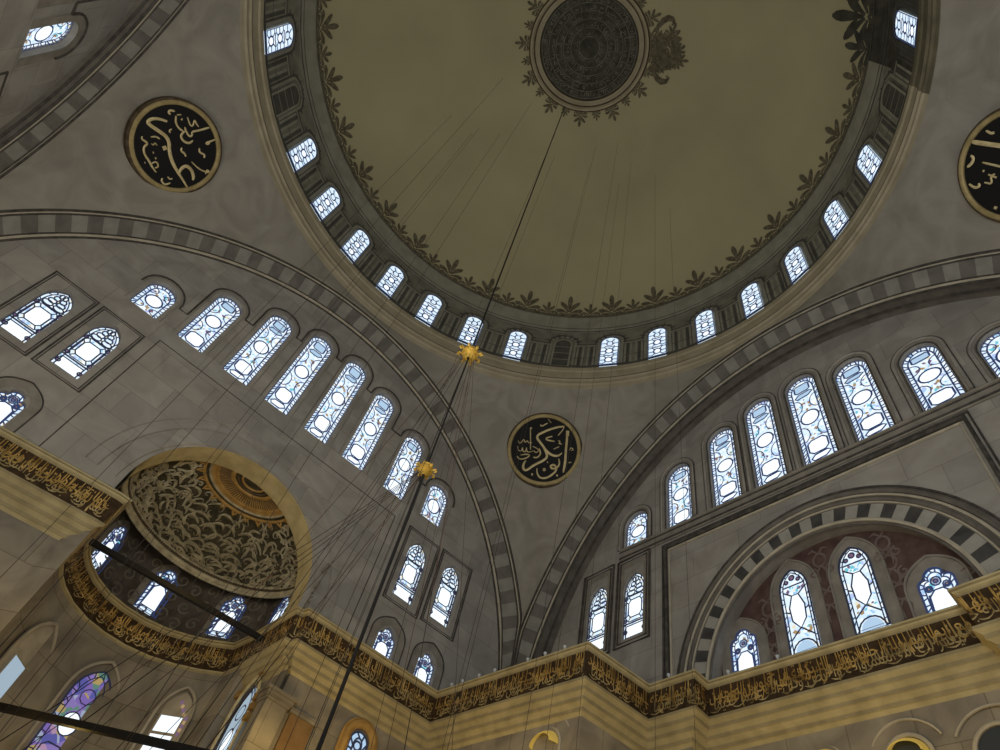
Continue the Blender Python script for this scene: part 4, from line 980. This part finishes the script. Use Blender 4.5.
# small glass lamp cups standing on the ledge
mb=MB(); mb.grid([[(r*math.cos(2*PI*i/12),r*math.sin(2*PI*i/12),h) for i in range(12)] for r,h in((.0,.0),(.035,.0),(.018,.03),(.018,.05),(.045,.08),(.05,.14),(.042,.145),(.04,.08),(.0,.07))],0,True)
cup=None
for k,(sa,sb,f) in enumerate(((20,21,.10),(20,21,.18),(20,21,.30),(20,21,.41),(20,21,.63),(20,21,.74),(20,21,.86),(22,23,.45),(24,25,.10),(24,25,.32))):
    a,b=offp(sa,.10),offp(sb,.10); loc=(a[0]+(b[0]-a[0])*f,a[1]+(b[1]-a[1])*f,13.03)
    if cup is None: cup=o=mb.build('lamp_cup',['cup'],None,loc)
    else: o=cup.copy(); COL.objects.link(o); o.location=loc
    tag(o,'tiny pale glass lamp cup on the ledge above the frieze','lamp cup','lamp cups on the cornice ledge')
# ------------------------------------------------------------------ lamps (warm lamps under the cornice, added unseen fill lights from below)
def lamp(name,loc,energy,color,radius):
    l=bpy.data.lights.new(name,'POINT'); l.energy=energy; l.color=color; l.shadow_soft_size=radius
    o=bpy.data.objects.new(name,l); COL.objects.link(o); o.location=loc; return o
WARM=(1.0,.66,.17); NEUT=(1.0,.89,.68); COOL=(.72,.86,1.0)
def area(name,loc,target,size,energy,color):
    l=bpy.data.lights.new(name,'AREA'); l.energy=energy; l.color=color; l.shape='DISK'; l.size=size
    o=bpy.data.objects.new(name,l); COL.objects.link(o); o.location=loc; o.rotation_euler=(Vector(target)-Vector(loc)).to_track_quat('-Z','Y').to_euler(); return o
for q,k in(((-4.5,-4.5,7.0),1.0),((4.0,-7.5,7.0),.55),((-7.5,2.0,7.0),1.0)): area('upward_fill',q,(2.5,2.5,43),5,PW['upfill']*k,NEUT)  # unseen area lights added as upward fill for dome and walls
area('cool_fill_light',(-3,-9,9.0),(3,4,30),8,PW['coolfill'],COOL)  # unseen cool fill added inside the hall, aimed upward
for x,y,z,e in ((6.2,11.0,9.2,.8),(8.5,9.6,9.3,.9),(8.7,6.6,9.3,.9),(10.6,4.9,9.2,.55),(12.0,2.4,9.3,.9),(12.1,-.6,9.3,1.0),(11.4,-3.6,9.2,.9),(4.2,11.2,9.2,1.1),(2.0,13.4,8.6,.6),(-1.2,14.2,7.4,.5),(-3.4,11.5,8.6,.5),(-5.8,11.4,8.4,.3)): lamp('warm_lamp',(x,y,z),PW['warm']*e,WARM,.2)
lamp('apse_lamp',(.3,15.0,7.5),PW['warm']*1.0,WARM,.3)
lamp('conch_lamp',(.3,12.7,13.2),PW['conch'],WARM,.2)
w=bpy.data.worlds.new('world'); S.world=w; w.use_nodes=True; bg=w.node_tree.nodes['Background']; bg.inputs[0].default_value=(.55,.62,.75,1); bg.inputs[1].default_value=.15
# ------------------------------------------------------------------ camera
cd=bpy.data.cameras.new('camera'); cd.sensor_width=36; cd.lens=36*.66314; cd.clip_end=200; co=bpy.data.objects.new('camera',cd); COL.objects.link(co)
r=Vector((0.7225987,-0.6653579,0.1874834)); u=Vector((-0.6328679,-0.5276514,0.5666235)); d=Vector((0.2780816,0.5280937,0.8023638))
co.matrix_world=Matrix(((r.x,u.x,-d.x,-2.39337),(r.y,u.y,-d.y,-6.74903),(r.z,u.z,-d.z,1.6),(0,0,0,1))); S.camera=co
S.view_settings.view_transform='Standard'; S.view_settings.look='None'; S.view_settings.exposure=0; S.view_settings.gamma=1
try: S.cycles.use_denoising=True; S.cycles.max_bounces=6
except Exception: pass
